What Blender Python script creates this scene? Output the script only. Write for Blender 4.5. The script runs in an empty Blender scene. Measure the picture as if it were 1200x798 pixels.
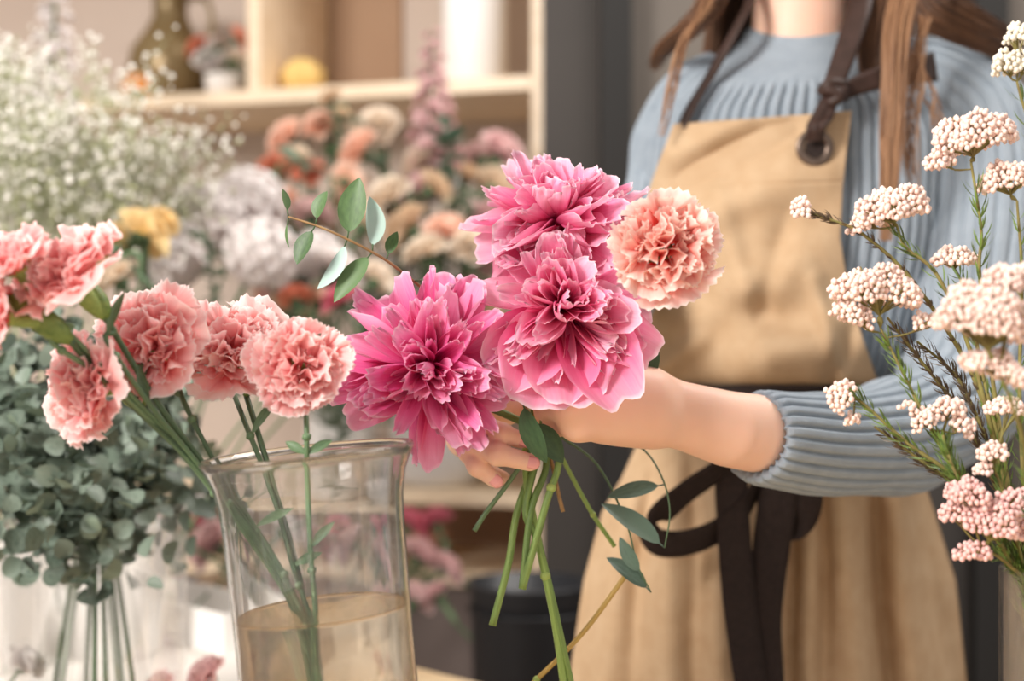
import bpy, bmesh, math, random
import numpy as np
from mathutils import Vector, Matrix, Quaternion

PI = math.pi
rng = np.random.RandomState(7)
COL = bpy.context.scene.collection
CAM = np.array([0.0, 0.0, 1.10])
F = 1667.0                                   # focal length in pixels of a 1200 px wide frame (50 mm on 36 mm)


def P(px, py, d):
    """a place in the room: px, py say which way to look, d how many metres away it stands"""
    return np.array([(px - 600.0) / F * d, d, CAM[2] + (399.0 - py) / F * d])


def V(*a):
    return np.array(a, float)


def nrm(v):
    v = np.asarray(v, float)
    n = np.linalg.norm(v)
    return v / n if n > 1e-12 else v


def lerp(a, b, t):
    return a + (b - a) * t


def sstep(a, b, x):
    t = np.clip((x - a) / (b - a), 0, 1)
    return t * t * (3 - 2 * t)


def frame_from(axis, up=(0, 0, 1)):
    """axis, and two directions square to it: right and up as seen from in front of it"""
    A = nrm(axis)
    upv = np.array(up, float)
    if abs(np.dot(A, nrm(upv))) > 0.97:
        upv = np.array([0.0, 1.0, 0.0])
    R = nrm(np.cross(upv, A))
    U = nrm(np.cross(A, R))
    return A, R, U


def catmull(pts, n):
    """smooth path of n points through the given points"""
    p = np.array(pts, float)
    if len(p) == 2:
        return np.array([lerp(p[0], p[1], t) for t in np.linspace(0, 1, n)])
    p = np.vstack([2 * p[0] - p[1], p, 2 * p[-1] - p[-2]])
    m = len(p) - 3
    out = []
    for t in np.linspace(0, m - 1e-9, n):
        i = int(t)
        u = t - i
        a, b, c, d = p[i], p[i + 1], p[i + 2], p[i + 3]
        out.append(0.5 * ((2 * b) + (c - a) * u + (2 * a - 5 * b + 4 * c - d) * u * u + (3 * b - a - 3 * c + d) * u ** 3))
    return np.array(out)


# ---------------------------------------------------------------- mesh collector
_ICO = {}


def ico(sub):
    if sub not in _ICO:
        bm = bmesh.new()
        bmesh.ops.create_icosphere(bm, subdivisions=sub, radius=1.0)
        bm.verts.ensure_lookup_table()
        _ICO[sub] = (np.array([v.co[:] for v in bm.verts]), [tuple(v.index for v in f.verts) for f in bm.faces])
        bm.free()
    return _ICO[sub]


class MB:
    def __init__(self):
        self.v, self.f, self.uv, self.r, self.n = [], [], [], [], 0

    def add(self, verts, faces, uv=None, r=0.0):
        verts = np.asarray(verts, float).reshape(-1, 3)
        k = len(verts)
        self.v.append(verts)
        self.uv.append(np.zeros((k, 2)) if uv is None else np.asarray(uv, float).reshape(-1, 2))
        self.r.append(np.full(k, r, float))
        o = self.n
        self.f += [tuple(i + o for i in f) for f in faces]
        self.n += k
        return self

    def grid(self, G, uv=None, r=0.0, close_u=False, close_v=False):
        """G[i][j] points; i along v, j along u"""
        G = np.asarray(G, float)
        a, b = G.shape[:2]
        if uv is None:
            uu, vv = np.meshgrid(np.linspace(0, 1, b), np.linspace(0, 1, a))
            uv = np.stack([uu, vv], -1)
        fs = []
        for i in range(a if close_v else a - 1):
            for j in range(b if close_u else b - 1):
                i2, j2 = (i + 1) % a, (j + 1) % b
                fs.append((i * b + j, i * b + j2, i2 * b + j2, i2 * b + j))
        return self.add(G.reshape(-1, 3), fs, uv.reshape(-1, 2), r)

    def tube(self, path, rad, sides=8, r=0.0, caps=True, flat=None):
        path = np.asarray(path, float)
        n = len(path)
        rad = np.full(n, rad, float) if np.isscalar(rad) else np.asarray(rad, float)
        if len(rad) != n:
            rad = np.interp(np.linspace(0, 1, n), np.linspace(0, 1, len(rad)), rad)
        T = np.gradient(path, axis=0)
        T /= np.maximum(np.linalg.norm(T, axis=1)[:, None], 1e-9)
        ref = V(0, 0, 1) if abs(T[0][2]) < 0.9 else V(0, 1, 0)
        N = nrm(np.cross(T[0], ref))
        G = []
        an = np.linspace(0, 2 * PI, sides, endpoint=False)
        for i in range(n):
            N = nrm(N - T[i] * np.dot(N, T[i]))
            B = np.cross(T[i], N)
            G.append(path[i] + rad[i] * (np.cos(an)[:, None] * N + np.sin(an)[:, None] * B))
        o = self.n
        self.grid(G, close_u=True, r=r)
        if caps:
            self.f.append(tuple(o + k for k in range(sides))[::-1])
            self.f.append(tuple(o + (n - 1) * sides + k for k in range(sides)))
        return self

    def ball(self, c, rad, sub=2, r=0.0, rot=None):
        v, f = ico(sub)
        s = np.array([rad] * 3) if np.isscalar(rad) else np.array(rad)
        q = v * s
        if rot is not None:
            q = q @ np.array(rot).T
        return self.add(q + np.asarray(c), f, np.stack([v[:, 0] * .5 + .5, v[:, 2] * .5 + .5], -1), r)

    def box(self, lo, hi, r=0.0):
        x0, y0, z0 = lo
        x1, y1, z1 = hi
        v = [(x0, y0, z0), (x1, y0, z0), (x1, y1, z0), (x0, y1, z0), (x0, y0, z1), (x1, y0, z1), (x1, y1, z1), (x0, y1, z1)]
        return self.add(v, [(3, 2, 1, 0), (4, 5, 6, 7), (0, 1, 5, 4), (1, 2, 6, 5), (2, 3, 7, 6), (3, 0, 4, 7)], r=r)

    def lathe(self, prof, seg=64, c=(0, 0, 0)):
        prof = np.asarray(prof, float)
        an = np.linspace(0, 2 * PI, seg, endpoint=False)
        G = [[(c[0] + p[0] * math.cos(a), c[1] + p[0] * math.sin(a), c[2] + p[1]) for a in an] for p in prof]
        return self.grid(G, close_u=True)

    def build(self, name, mat, parent=None, origin=None, smooth=True, mods=None):
        me = bpy.data.meshes.new(name)
        v = np.vstack(self.v)
        if origin is None:
            origin = np.zeros(3)
            if parent is not None:
                origin = np.array(parent.matrix_world.translation) if parent.parent is None else np.array(WORLD.get(parent.name, (0, 0, 0)))
        origin = np.asarray(origin, float)
        me.from_pydata((v - origin).tolist(), [], self.f)
        uv = np.vstack(self.uv)
        lay = me.uv_layers.new(name='UVMap')
        li = np.empty(len(me.loops), dtype=np.int32)
        me.loops.foreach_get('vertex_index', li)
        lay.data.foreach_set('uv', uv[li].astype(np.float32).ravel())
        at = me.attributes.new('rnd', 'FLOAT', 'POINT')
        at.data.foreach_set('value', np.concatenate(self.r).astype(np.float32))
        if smooth:
            me.polygons.foreach_set('use_smooth', [True] * len(me.polygons))
        me.materials.append(mat)
        o = bpy.data.objects.new(name, me)
        COL.objects.link(o)
        if parent is None:
            o.location = origin
            WORLD[o.name] = tuple(origin)
        else:
            pw = np.array(WORLD.get(parent.name, (0, 0, 0)))
            o.parent = parent
            o.location = origin - pw
            WORLD[o.name] = tuple(origin)
        return o


WORLD = {}


def tag(o, label=None, cat=None, group=None, kind=None):
    for k, v in (('label', label), ('category', cat), ('group', group), ('kind', kind)):
        if v:
            o[k] = v
    return o


def thing(name, loc, label, cat, group=None):
    o = bpy.data.objects.new(name, None)
    o.empty_display_size = 0.02
    COL.objects.link(o)
    o.location = loc
    WORLD[o.name] = tuple(float(x) for x in loc)
    return tag(o, label, cat, group)


def part(mb, name, mat, parent, **k):
    return mb.build(name, mat, parent, origin=np.array(WORLD[parent.name]), **k)


def clone(root, loc, rot=(0, 0, 0), scale=1.0, label=None, group=None, mats=None):
    r = root.copy()
    COL.objects.link(r)
    r.location = loc
    r.rotation_euler = rot
    r.scale = (scale,) * 3
    if label:
        r['label'] = label
    if group:
        r['group'] = group
    WORLD[r.name] = tuple(float(x) for x in loc)
    def rec(src, dst):
        for ch in list(src.children):
            if ch.name.startswith('long_stem'):      # every bloom gets a stalk of its own
                continue
            c = ch.copy()
            COL.objects.link(c)
            c.parent = dst
            rec(ch, c)
    rec(root, r)
    return r


# ---------------------------------------------------------------- materials
def lin(h):
    h = h.lstrip('#')
    c = [int(h[i:i + 2], 16) / 255 for i in (0, 2, 4)]
    return tuple([x / 12.92 if x <= 0.04045 else ((x + 0.055) / 1.055) ** 2.4 for x in c] + [1.0])


class NT:
    def __init__(self, name):
        self.m = bpy.data.materials.new(name)
        self.m.use_nodes = True
        self.t = self.m.node_tree
        self.t.nodes.clear()
        self.out = self.t.nodes.new('ShaderNodeOutputMaterial')

    def n(self, kind, **kw):
        nd = self.t.nodes.new('ShaderNode' + kind)
        for k, v in kw.items():
            if k.startswith('_'):
                setattr(nd, k[1:], v)
            else:
                key = k.replace('__', ' ')
                if isinstance(v, tuple) and len(v) == 2 and hasattr(v[0], 'outputs'):
                    self.t.links.new(v[0].outputs[v[1]], nd.inputs[key])
                else:
                    nd.inputs[key].default_value = v
        return nd

    def l(self, a, ao, b, bi):
        self.t.links.new(a.outputs[ao], b.inputs[bi])

    def ramp(self, src, so, stops):
        r = self.t.nodes.new('ShaderNodeValToRGB')
        e = r.color_ramp.elements
        while len(e) < len(stops):
            e.new(0.5)
        for k, (p, c) in enumerate(stops):
            e[k].position = p
            e[k].color = lin(c) if isinstance(c, str) else c
        self.l(src, so, r, 'Fac')
        return r


def simple(name, col, rough=0.6, col2=None, scale=30.0, bump=0.0, bscale=200.0, metal=0.0, spec=0.4, sub=0.0, stretch=None, detail=3.0):
    t = NT(name)
    b = t.n('BsdfPrincipled', Roughness=rough, Metallic=metal)
    b.inputs['Specular IOR Level'].default_value = spec
    tc = t.n('TexCoord')
    mp = t.n('Mapping')
    t.l(tc, 'Object', mp, 'Vector')
    if stretch:
        mp.inputs['Scale'].default_value = stretch
    if col2:
        nz = t.n('TexNoise', Scale=scale, Detail=detail)
        t.l(mp, 'Vector', nz, 'Vector')
        r = t.ramp(nz, 'Fac', [(0.3, col), (0.7, col2)])
        t.l(r, 'Color', b, 'Base Color')
    else:
        b.inputs['Base Color'].default_value = lin(col)
    if bump:
        nz2 = t.n('TexNoise', Scale=bscale, Detail=4.0)
        t.l(mp, 'Vector', nz2, 'Vector')
        bp = t.n('Bump', Strength=bump, Distance=0.002)
        t.l(nz2, 'Fac', bp, 'Height')
        t.l(bp, 'Normal', b, 'Normal')
    if sub:
        b.inputs['Subsurface Weight'].default_value = sub
        b.inputs['Subsurface Radius'].default_value = (1.0, 0.35, 0.2)
        b.inputs['Subsurface Scale'].default_value = 0.006
    t.l(b, 'BSDF', t.out, 'Surface')
    return t.m


def petal_mat(name, stops, trans=0.35, rough=0.55, vein=0.25, edge=None, edge_w=0.06, rnd_amt=0.25, vscale=26.0):
    """petals: pigment runs from the claw (v = 0) to the lip (v = 1), with fine lengthwise veins"""
    t = NT(name)
    uv = t.n('UVMap')
    sep = t.n('SeparateXYZ')
    t.l(uv, 'UV', sep, 'Vector')
    at = t.n('Attribute', _attribute_name='rnd')
    mp = t.n('Mapping')
    mp.inputs['Scale'].default_value = (vscale, 1.6, 1.0)
    t.l(uv, 'UV', mp, 'Vector')
    cmb = t.n('CombineXYZ')
    m0 = t.n('Math', _operation='MULTIPLY')
    t.l(at, 'Fac', m0, 0)
    m0.inputs[1].default_value = 37.0
    t.l(m0, 'Value', cmb, 'Z')
    t.l(cmb, 'Vector', mp, 'Location')
    nz = t.n('TexNoise', Scale=1.0, Detail=3.0)
    t.l(mp, 'Vector', nz, 'Vector')
    # v + rnd shift + vein
    a = t.n('Math', _operation='MULTIPLY_ADD')
    t.l(nz, 'Fac', a, 0)
    a.inputs[1].default_value = vein
    a.inputs[2].default_value = -vein * 0.5
    b = t.n('Math', _operation='ADD')
    t.l(sep, 'Y', b, 0)
    t.l(a, 'Value', b, 1)
    c = t.n('Math', _operation='MULTIPLY_ADD')
    t.l(at, 'Fac', c, 0)
    c.inputs[1].default_value = rnd_amt
    c.inputs[2].default_value = -rnd_amt * 0.5
    d = t.n('Math', _operation='ADD', _use_clamp=True)
    t.l(b, 'Value', d, 0)
    t.l(c, 'Value', d, 1)
    col = t.ramp(d, 'Value', stops)
    src, so = col, 'Color'
    if edge:
        e = t.n('MapRange')
        t.l(sep, 'Y', e, 'Value')
        e.inputs['From Min'].default_value = 1.0 - edge_w
        e.inputs['From Max'].default_value = 1.0
        mx = t.n('Mix', _data_type='RGBA')
        t.l(e, 'Result', mx, 'Factor')
        t.t.links.new(col.outputs['Color'], mx.inputs[6])
        mx.inputs[7].default_value = lin(edge)
        src, so = mx, 2
    p = t.n('BsdfPrincipled', Roughness=rough)
    p.inputs['Specular IOR Level'].default_value = 0.25
    t.t.links.new(src.outputs[so], p.inputs['Base Color'])
    tr = t.n('BsdfTranslucent')
    t.t.links.new(src.outputs[so], tr.inputs['Color'])
    ms = t.n('MixShader', Fac=trans)
    t.l(p, 'BSDF', ms, 1)
    t.l(tr, 'BSDF', ms, 2)
    bp = t.n('Bump', Strength=0.35, Distance=0.0008)
    t.l(nz, 'Fac', bp, 'Height')
    t.l(bp, 'Normal', p, 'Normal')
    t.l(ms, 'Shader', t.out, 'Surface')
    return t.m


def leaf_mat(name, c1, c2, back=None, trans=0.2, rough=0.5):
    t = NT(name)
    uv = t.n('UVMap')
    at = t.n('Attribute', _attribute_name='rnd')
    nz = t.n('TexNoise', Scale=6.0, Detail=3.0)
    t.l(uv, 'UV', nz, 'Vector')
    ad = t.n('Math', _operation='MULTIPLY_ADD')
    t.l(at, 'Fac', ad, 0)
    ad.inputs[1].default_value = 0.6
    t.l(nz, 'Fac', ad, 2)
    r = t.ramp(ad, 'Value', [(0.35, c1), (1.1 / 1.1 * 0.95, c2)])
    src = r
    so = 'Color'
    if back:
        g = t.n('NewGeometry')
        mx = t.n('Mix', _data_type='RGBA')
        t.l(g, 'Backfacing', mx, 'Factor')
        t.t.links.new(r.outputs['Color'], mx.inputs[6])
        mx.inputs[7].default_value = lin(back)
        src, so = mx, 2
    p = t.n('BsdfPrincipled', Roughness=rough)
    t.t.links.new(src.outputs[so], p.inputs['Base Color'])
    tr = t.n('BsdfTranslucent')
    t.t.links.new(src.outputs[so], tr.inputs['Color'])
    ms = t.n('MixShader', Fac=trans)
    t.l(p, 'BSDF', ms, 1)
    t.l(tr, 'BSDF', ms, 2)
    t.l(ms, 'Shader', t.out, 'Surface')
    return t.m


def wood(name, c1, c2, scale=4.0, rough=0.45, axis=(1, 12, 12)):
    t = NT(name)
    tc = t.n('TexCoord')
    mp = t.n('Mapping')
    mp.inputs['Scale'].default_value = axis
    t.l(tc, 'Object', mp, 'Vector')
    nz = t.n('TexNoise', Scale=scale, Detail=6.0, Distortion=0.6)
    t.l(mp, 'Vector', nz, 'Vector')
    r = t.ramp(nz, 'Fac', [(0.3, c1), (0.7, c2)])
    p = t.n('BsdfPrincipled', Roughness=rough)
    t.l(r, 'Color', p, 'Base Color')
    bp = t.n('Bump', Strength=0.15, Distance=0.001)
    t.l(nz, 'Fac', bp, 'Height')
    t.l(bp, 'Normal', p, 'Normal')
    t.l(p, 'BSDF', t.out, 'Surface')
    return t.m


def glass(name, ior=1.45, tint='#ffffff', clear=0.0):
    t = NT(name)
    g = t.n('BsdfGlass', Roughness=0.0, IOR=ior, Color=lin(tint))
    if clear:
        tr = t.n('BsdfTransparent', Color=lin(tint))
        ms = t.n('MixShader', Fac=clear)
        t.l(g, 'BSDF', ms, 1)
        t.l(tr, 'BSDF', ms, 2)
        t.l(ms, 'Shader', t.out, 'Surface')
    else:
        t.l(g, 'BSDF', t.out, 'Surface')
    return t.m


# ---------------------------------------------------------------- implicit bodies: round cones blended, then meshed
def seg_sdf(X, a, b, ra, rb, flat=None, fn=None):
    ab = b - a
    t = np.clip(((X - a) @ ab) / max(np.dot(ab, ab), 1e-12), 0, 1)
    D = X - (a + t[..., None] * ab)
    if flat is not None:                      # squeeze along direction fn by factor flat
        k = D @ fn
        D = D + (1.0 / flat - 1.0) * k[..., None] * fn
    return (np.linalg.norm(D, axis=-1) - (ra + t * (rb - ra))) * (1.0 if flat is None else min(1.0, flat) ** 0.3)


def smin(a, b, k):
    h = np.maximum(k - np.abs(a - b), 0.0) / k
    return np.minimum(a, b) - h * h * k * 0.25


def surface_net(fn, lo, hi, step):
    """isosurface fn = 0 as a closed quad mesh"""
    lo, hi = np.array(lo, float), np.array(hi, float)
    n = np.ceil((hi - lo) / step).astype(int) + 1
    ax = [lo[i] + step * np.arange(n[i]) for i in range(3)]
    Fv = np.empty(n)
    for i in range(n[0]):
        Y, Z = np.meshgrid(ax[1], ax[2], indexing='ij')
        Fv[i] = fn(np.stack([np.full_like(Y, ax[0][i]), Y, Z], -1))
    S = Fv < 0
    c = [S[x:n[0] - 1 + x, y:n[1] - 1 + y, z:n[2] - 1 + z] for x in (0, 1) for y in (0, 1) for z in (0, 1)]
    cnt = sum(k.astype(np.int8) for k in c)
    act = (cnt > 0) & (cnt < 8)
    idx = -np.ones(act.shape, dtype=np.int64)
    idx[act] = np.arange(act.sum())
    I = np.argwhere(act)
    acc = np.zeros((len(I), 3))
    num = np.zeros(len(I))
    cor = [(x, y, z) for x in (0, 1) for y in (0, 1) for z in (0, 1)]
    for a in cor:
        for k in range(3):
            if a[k] == 0:
                b = list(a)
                b[k] = 1
                fa = Fv[I[:, 0] + a[0], I[:, 1] + a[1], I[:, 2] + a[2]]
                fb = Fv[I[:, 0] + b[0], I[:, 1] + b[1], I[:, 2] + b[2]]
                m = (fa < 0) != (fb < 0)
                t = np.where(m, fa / np.where(m, fa - fb, 1), 0)
                p = np.tile(np.array(a, float), (len(I), 1))
                p[:, k] = t
                acc[m] += p[m]
                num[m] += 1
    verts = lo + step * (I + acc / num[:, None])
    faces = []
    for k in range(3):
        u, w = (k + 1) % 3, (k + 2) % 3
        sl0 = [slice(None)] * 3
        sl1 = [slice(None)] * 3
        sl0[k] = slice(0, -1)
        sl1[k] = slice(1, None)
        A, B = S[tuple(sl0)], S[tuple(sl1)]
        E = np.argwhere(A != B)
        E = E[(E[:, u] > 0) & (E[:, w] > 0) & (E[:, u] < n[u] - 1) & (E[:, w] < n[w] - 1)]
        q = []
        for du, dw in ((-1, -1), (0, -1), (0, 0), (-1, 0)):
            C = E.copy()
            C[:, u] += du
            C[:, w] += dw
            q.append(idx[C[:, 0], C[:, 1], C[:, 2]])
        q = np.stack(q, 1)
        flip = ~A[E[:, 0], E[:, 1], E[:, 2]]
        q[flip] = q[flip][:, ::-1]
        faces.append(q)
    return verts, [tuple(int(x) for x in r) for r in np.vstack(faces)]
# ================================================================ flora
M = {}
M['peony'] = petal_mat('peony_petal', [(0.0, '#b40c58'), (0.25, '#dd3a85'), (0.6, '#ee70ab'), (1.0, '#f9b0d1')], trans=0.42, edge='#fdd6e8', edge_w=.05, vein=0.35, rnd_amt=0.35)
M['peony_pale'] = petal_mat('peony_petal_pale', [(0.0, '#c01e68'), (0.25, '#e7568f'), (0.55, '#f486b2'), (1.0, '#fcc6db')], trans=0.42, edge='#ffe6ef', edge_w=.05, vein=0.35, rnd_amt=0.35)
M['carn'] = petal_mat('carnation_petal', [(0.0, '#f0706e'), (0.45, '#f7979a'), (0.8, '#fcc0be'), (1.0, '#fedcd8')], trans=0.45, vein=0.2, edge='#fff2ee', edge_w=0.05, rnd_amt=0.2)
M['carn_coral'] = petal_mat('carnation_petal_coral', [(0.0, '#fb5c56'), (0.5, '#fd877c'), (0.72, '#fcbab0'), (1.0, '#fee3d8')], trans=0.45, vein=0.2, edge='#fff0e6', edge_w=0.07, rnd_amt=0.25)
M['stem'] = leaf_mat('stem_green', '#4f6b34', '#8aa556', trans=0.0)
M['stem_dark'] = leaf_mat('stem_dark_green', '#3f5638', '#64805a', trans=0.0)
M['calyx'] = leaf_mat('calyx_green', '#5e7a35', '#9db25f', trans=0.1)
M['leaf_dark'] = leaf_mat('leaf_dark_green', '#27402a', '#3f5c3a', back='#7e9a86', trans=0.12)
M['euca'] = leaf_mat('eucalyptus_leaf', '#3f5937', '#5c7a4a', back='#a9c4ba', trans=0.15)
M['euca_dark'] = leaf_mat('eucalyptus_leaf_grey', '#3f5347', '#5b7263', back='#7f9a90', trans=0.12)
M['euca_blue'] = leaf_mat('eucalyptus_leaf_blue', '#48564a', '#788677', back='#84937f', trans=0.1)
M['bark'] = simple('twig_bark', '#8a6a48', 0.8, '#a5855a', 120)


def petal(mb, base, A, R, T, L, W, a0, a1, nu=9, nv=12, cup=0.25, ruff=0.1, notch=0.12, tip=0.25, twist=0.0, claw=0.3, r=0.0, rs=None, curl=0.0, fold=0.0, frill=0.0):
    """one petal; A flower axis, R outwards, T sideways; a0..a1 tilt from the axis at base and lip"""
    rs = rs or rng
    u = np.linspace(-1, 1, nu)
    v = np.linspace(0, 1, nv)
    ang = a0 + (a1 - a0) * v ** 1.2 + curl * np.maximum(v - 0.7, 0) ** 2 * 11
    dl = L / (nv - 1)
    cx = np.concatenate([[0], np.cumsum(np.sin(ang[:-1]) * dl)])
    cz = np.concatenate([[0], np.cumsum(np.cos(ang[:-1]) * dl)])
    ph = rs.uniform(0, 2 * PI, 6)
    k1, k2 = rs.uniform(2.2, 4.0), rs.uniform(5, 8)
    nt = notch * (0.5 + 0.5 * np.cos(u * rs.uniform(3.0, 6) * 1.0 + ph[0])) + notch * 0.35 * np.cos(u * rs.uniform(8, 12) + ph[1])
    Lu = 1.0 - tip * np.abs(u) ** 3.2 - nt
    G = np.zeros((nv, nu, 3))
    wv = W * 0.5 * (claw + (1 - claw) * sstep(0.0, 0.72, v)) * (1 - 0.12 * sstep(0.8, 1, v))
    for i in range(nv):
        s = v[i] * Lu                                     # place along the centre line
        x = np.interp(s, v, cx)
        z = np.interp(s, v, cz)
        al = np.interp(s, v, ang)
        w = wv[i]
        n_off = cup * (1 - .55 * v[i] ** 2) * w * (u ** 2 * 1.6 - 0.3) + fold * w * np.exp(-(u / 0.22) ** 2) * -0.5
        amp = ruff * W * v[i] ** 2
        n_off = n_off + amp * (np.sin(k1 * u + ph[2]) + 0.55 * np.sin(k2 * u + ph[3] + 2 * v[i])) * (0.35 + np.abs(u))
        n_off = n_off + frill * sstep(.72, 1.0, v[i]) * (np.sin(11 * u + ph[4]) + .6 * np.sin(17 * u + ph[5]))
        t_off = u * w * np.sqrt(np.maximum(0.05, 1 - (cup * 0.8) ** 2 * u ** 2))
        tw = twist * v[i]
        t2 = t_off * math.cos(tw) - n_off * math.sin(tw)
        n2 = t_off * math.sin(tw) + n_off * math.cos(tw)
        N_A, N_R = np.sin(al), -np.cos(al)
        G[i] = base + (z + n2 * N_A)[:, None] * A + (x + n2 * N_R)[:, None] * R + t2[:, None] * T
    uu, vv = np.meshgrid(u * .5 + .5, v)
    mb.grid(G, np.stack([uu, vv], -1), r)


def fan_petal(mb, base, A, R, T, L, half, a0, a1, nu=27, nv=9, r=0.0, rs=None, amp=0.12, k=9.0, ser=0.05):
    """carnation petal: a fan with a saw-toothed, strongly waved lip"""
    rs = rs or rng
    u = np.linspace(-1, 1, nu)
    v = np.linspace(0, 1, nv)
    ang = a0 + (a1 - a0) * v ** 1.5
    dl = L / (nv - 1)
    cx = np.concatenate([[0], np.cumsum(np.sin(ang[:-1]) * dl)])
    cz = np.concatenate([[0], np.cumsum(np.cos(ang[:-1]) * dl)])
    ph = rs.uniform(0, 2 * PI, 4)
    half = half * rs.uniform(.75, 1.15)
    teeth = np.where(np.arange(nu) % 2 == 0, 0.0, ser)
    Lu = 1 - 0.10 * np.abs(u) ** 2 - teeth * rs.uniform(0.5, 1.3, nu) - 0.05 * np.sin(3 * u + ph[0])
    G = np.zeros((nv, nu, 3))
    for i in range(nv):
        s = v[i] * (1 + (Lu - 1) * v[i] ** 2)
        th = u * half * (0.25 + 0.75 * v[i])
        rad = s
        along = rad * (0.15 + 0.85 * np.cos(th)) / 1.0
        x = np.interp(along, v, cx)
        z = np.interp(along, v, cz)
        al = np.interp(along, v, ang)
        t_off = L * rad * np.sin(th) * (0.3 + 0.7 * v[i])
        n_off = L * amp * v[i] ** 1.6 * (np.sin(k * u + ph[1]) + 0.5 * np.sin(k * 1.9 * u + ph[2]) + 0.5 * np.sin(2 * u + ph[3]))
        G[i] = base + (z + n_off * np.sin(al))[:, None] * A + (x - n_off * np.cos(al))[:, None] * R + t_off[:, None] * T
    uu, vv = np.meshgrid(u * .5 + .5, v)
    mb.grid(G, np.stack([uu, vv], -1), r)


def leaf(mb, base, d, n, L, W, bend=0.3, cup=0.15, nu=5, nv=9, r=0.0, shape=1.0, tipp=1.0):
    """a leaf blade: d the way it points, n its upper side"""
    d = nrm(d)
    n = nrm(np.asarray(n, float) - d * np.dot(n, d))
    t = np.cross(d, n)
    u = np.linspace(-1, 1, nu)
    v = np.linspace(0, 1, nv)
    G = []
    p = np.array(base, float)
    for i in range(nv):
        a = bend * v[i] * 1.4
        dd = d * math.cos(a) - n * math.sin(a)
        nn = n * math.cos(a) + d * math.sin(a)
        w = W * 0.5 * (math.sin(PI * v[i] ** shape) ** tipp + 0.02)
        G.append([p + t * (w * x) + nn * (cup * w * (x * x)) for x in u])
        p = p + dd * L / (nv - 1)
    mb.grid(G, r=r)


def round_petals(mb, c, A, R0, U0, n, Rad, rs, a_in=8, a_out=95, Lf=(0.55, 1.0), Wf=(0.5, 1.0), nu=6, nv=7, cup=0.5, ruff=0.06, notch=0.03, tip=0.3, dome=0.3, cap=None):
    for i in range(n):
        f = (i + 0.5) / n
        ph = i * 2.39996 + rs.uniform(-.25, .25)
        R = math.cos(ph) * R0 + math.sin(ph) * U0
        T = np.cross(A, R)
        a1 = math.radians(lerp(a_in, a_out, f ** 0.8) + rs.uniform(-6, 6))
        L = Rad * lerp(Lf[0], Lf[1], f)
        W = Rad * lerp(Wf[0], Wf[1], f)
        petal(mb, c + A * Rad * dome * (1 - f) * 0.4, A, R, T, L, W, a1 * 0.8, a1, nu, nv, cup=cup, ruff=ruff, notch=notch, tip=tip, r=rs.rand(), rs=rs)


def peony(center, axis, Rad, seed, label, mat, n=82, extra=None, stem=None, sm='stem', a_out=104, Wk=1.0, roll=0.0, cupped=.5):
    rs = np.random.RandomState(seed)
    c = np.array(center)
    root = thing('peony', c, label, 'flower', 'pink peonies in the hand bouquet')
    A, R0, U0 = frame_from(axis)
    base0 = c - A * Rad * 0.45
    core = MB()
    for i in range(n):
        f = (i + 0.5) / n
        ph = roll + i * 2.39996 + rs.normal() * .25
        ph += .30 * math.sin(3 * ph + seed) + .18 * math.sin(5 * ph + 2 * seed)     # petals gather in tufts with gaps between
        # every petal leans its own way
        Aj = nrm(A + (R0 * rs.normal() + U0 * rs.normal()) * .22)
        R = math.cos(ph) * R0 + math.sin(ph) * U0
        R = nrm(R - Aj * np.dot(R, Aj))
        T = np.cross(Aj, R)
        am = math.radians(lerp(8, a_out, f ** 0.62) + rs.normal() * 9)
        inc = math.radians(rs.uniform(-14, 40) * cupped * (1.25 - .6 * f))        # lips bend back in over the heart
        a0, a1 = am + inc * .55, am - inc
        strap = rs.rand() < .45
        L = Rad * lerp(0.50, 1.14, f ** 0.8) * rs.uniform(0.84, 1.14 - .08 * f)
        W = Rad * (lerp(.20, .32, f) if strap else lerp(.34, .60, f)) * rs.uniform(.8, 1.25) * Wk
        mb = core if i < 8 else MB()
        petal(mb, base0 + A * Rad * 0.28 * (1 - f) ** 1.2 + R * Rad * rs.uniform(.02, .12), Aj, R, T, L, W, a0, a1,
              nu=13, nv=14, cup=rs.uniform(0.45, 1.0), ruff=rs.uniform(.02, .07), notch=rs.uniform(.02, .07), tip=rs.uniform(.14, .26),
              twist=rs.normal() * .38, claw=rs.uniform(.35, .55), r=rs.rand(), rs=rs, curl=rs.uniform(-.3, .3), fold=0.0, frill=rs.uniform(.012, .032) * Rad)
        if i >= 8:
            part(mb, 'petal', mat, root)
    part(core, 'petal_heart', mat, root)
    for (ph, L, W, a0, a1, cup, ru) in (extra or []):
        ph = math.radians(ph)
        R = math.cos(ph) * R0 + math.sin(ph) * U0
        T = np.cross(A, R)
        mb = MB()
        petal(mb, base0 + R * Rad * .1, A, R, T, L, W, math.radians(a0), math.radians(a1), nu=13, nv=14, cup=cup, ruff=ru, notch=.05, tip=.24, claw=.5, frill=.0012, r=rs.uniform(0, .35), rs=rs)
        part(mb, 'petal', mat, root)
    if stem is not None:
        pts = catmull([base0 - A * 0.002] + [P(*s) for s in stem], 40)
        s = MB()
        s.tube(pts, [0.0034, 0.003, 0.0028, .0029], 8, r=rs.rand())
        part(s, 'stem', M[sm], root)
        g = MB()
        for k in range(5):
            ph = k * 2 * PI / 5
            R = math.cos(ph) * R0 + math.sin(ph) * U0
            T = np.cross(A, R)
            petal(g, base0 - A * .006, A, R, T, Rad * .45, Rad * .35, 1.5, 1.7, 5, 6, cup=.4, ruff=0, notch=0, tip=.5, claw=.6, r=rs.rand(), rs=rs)
        part(g, 'sepals', M['calyx'], root)
    return root


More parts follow.
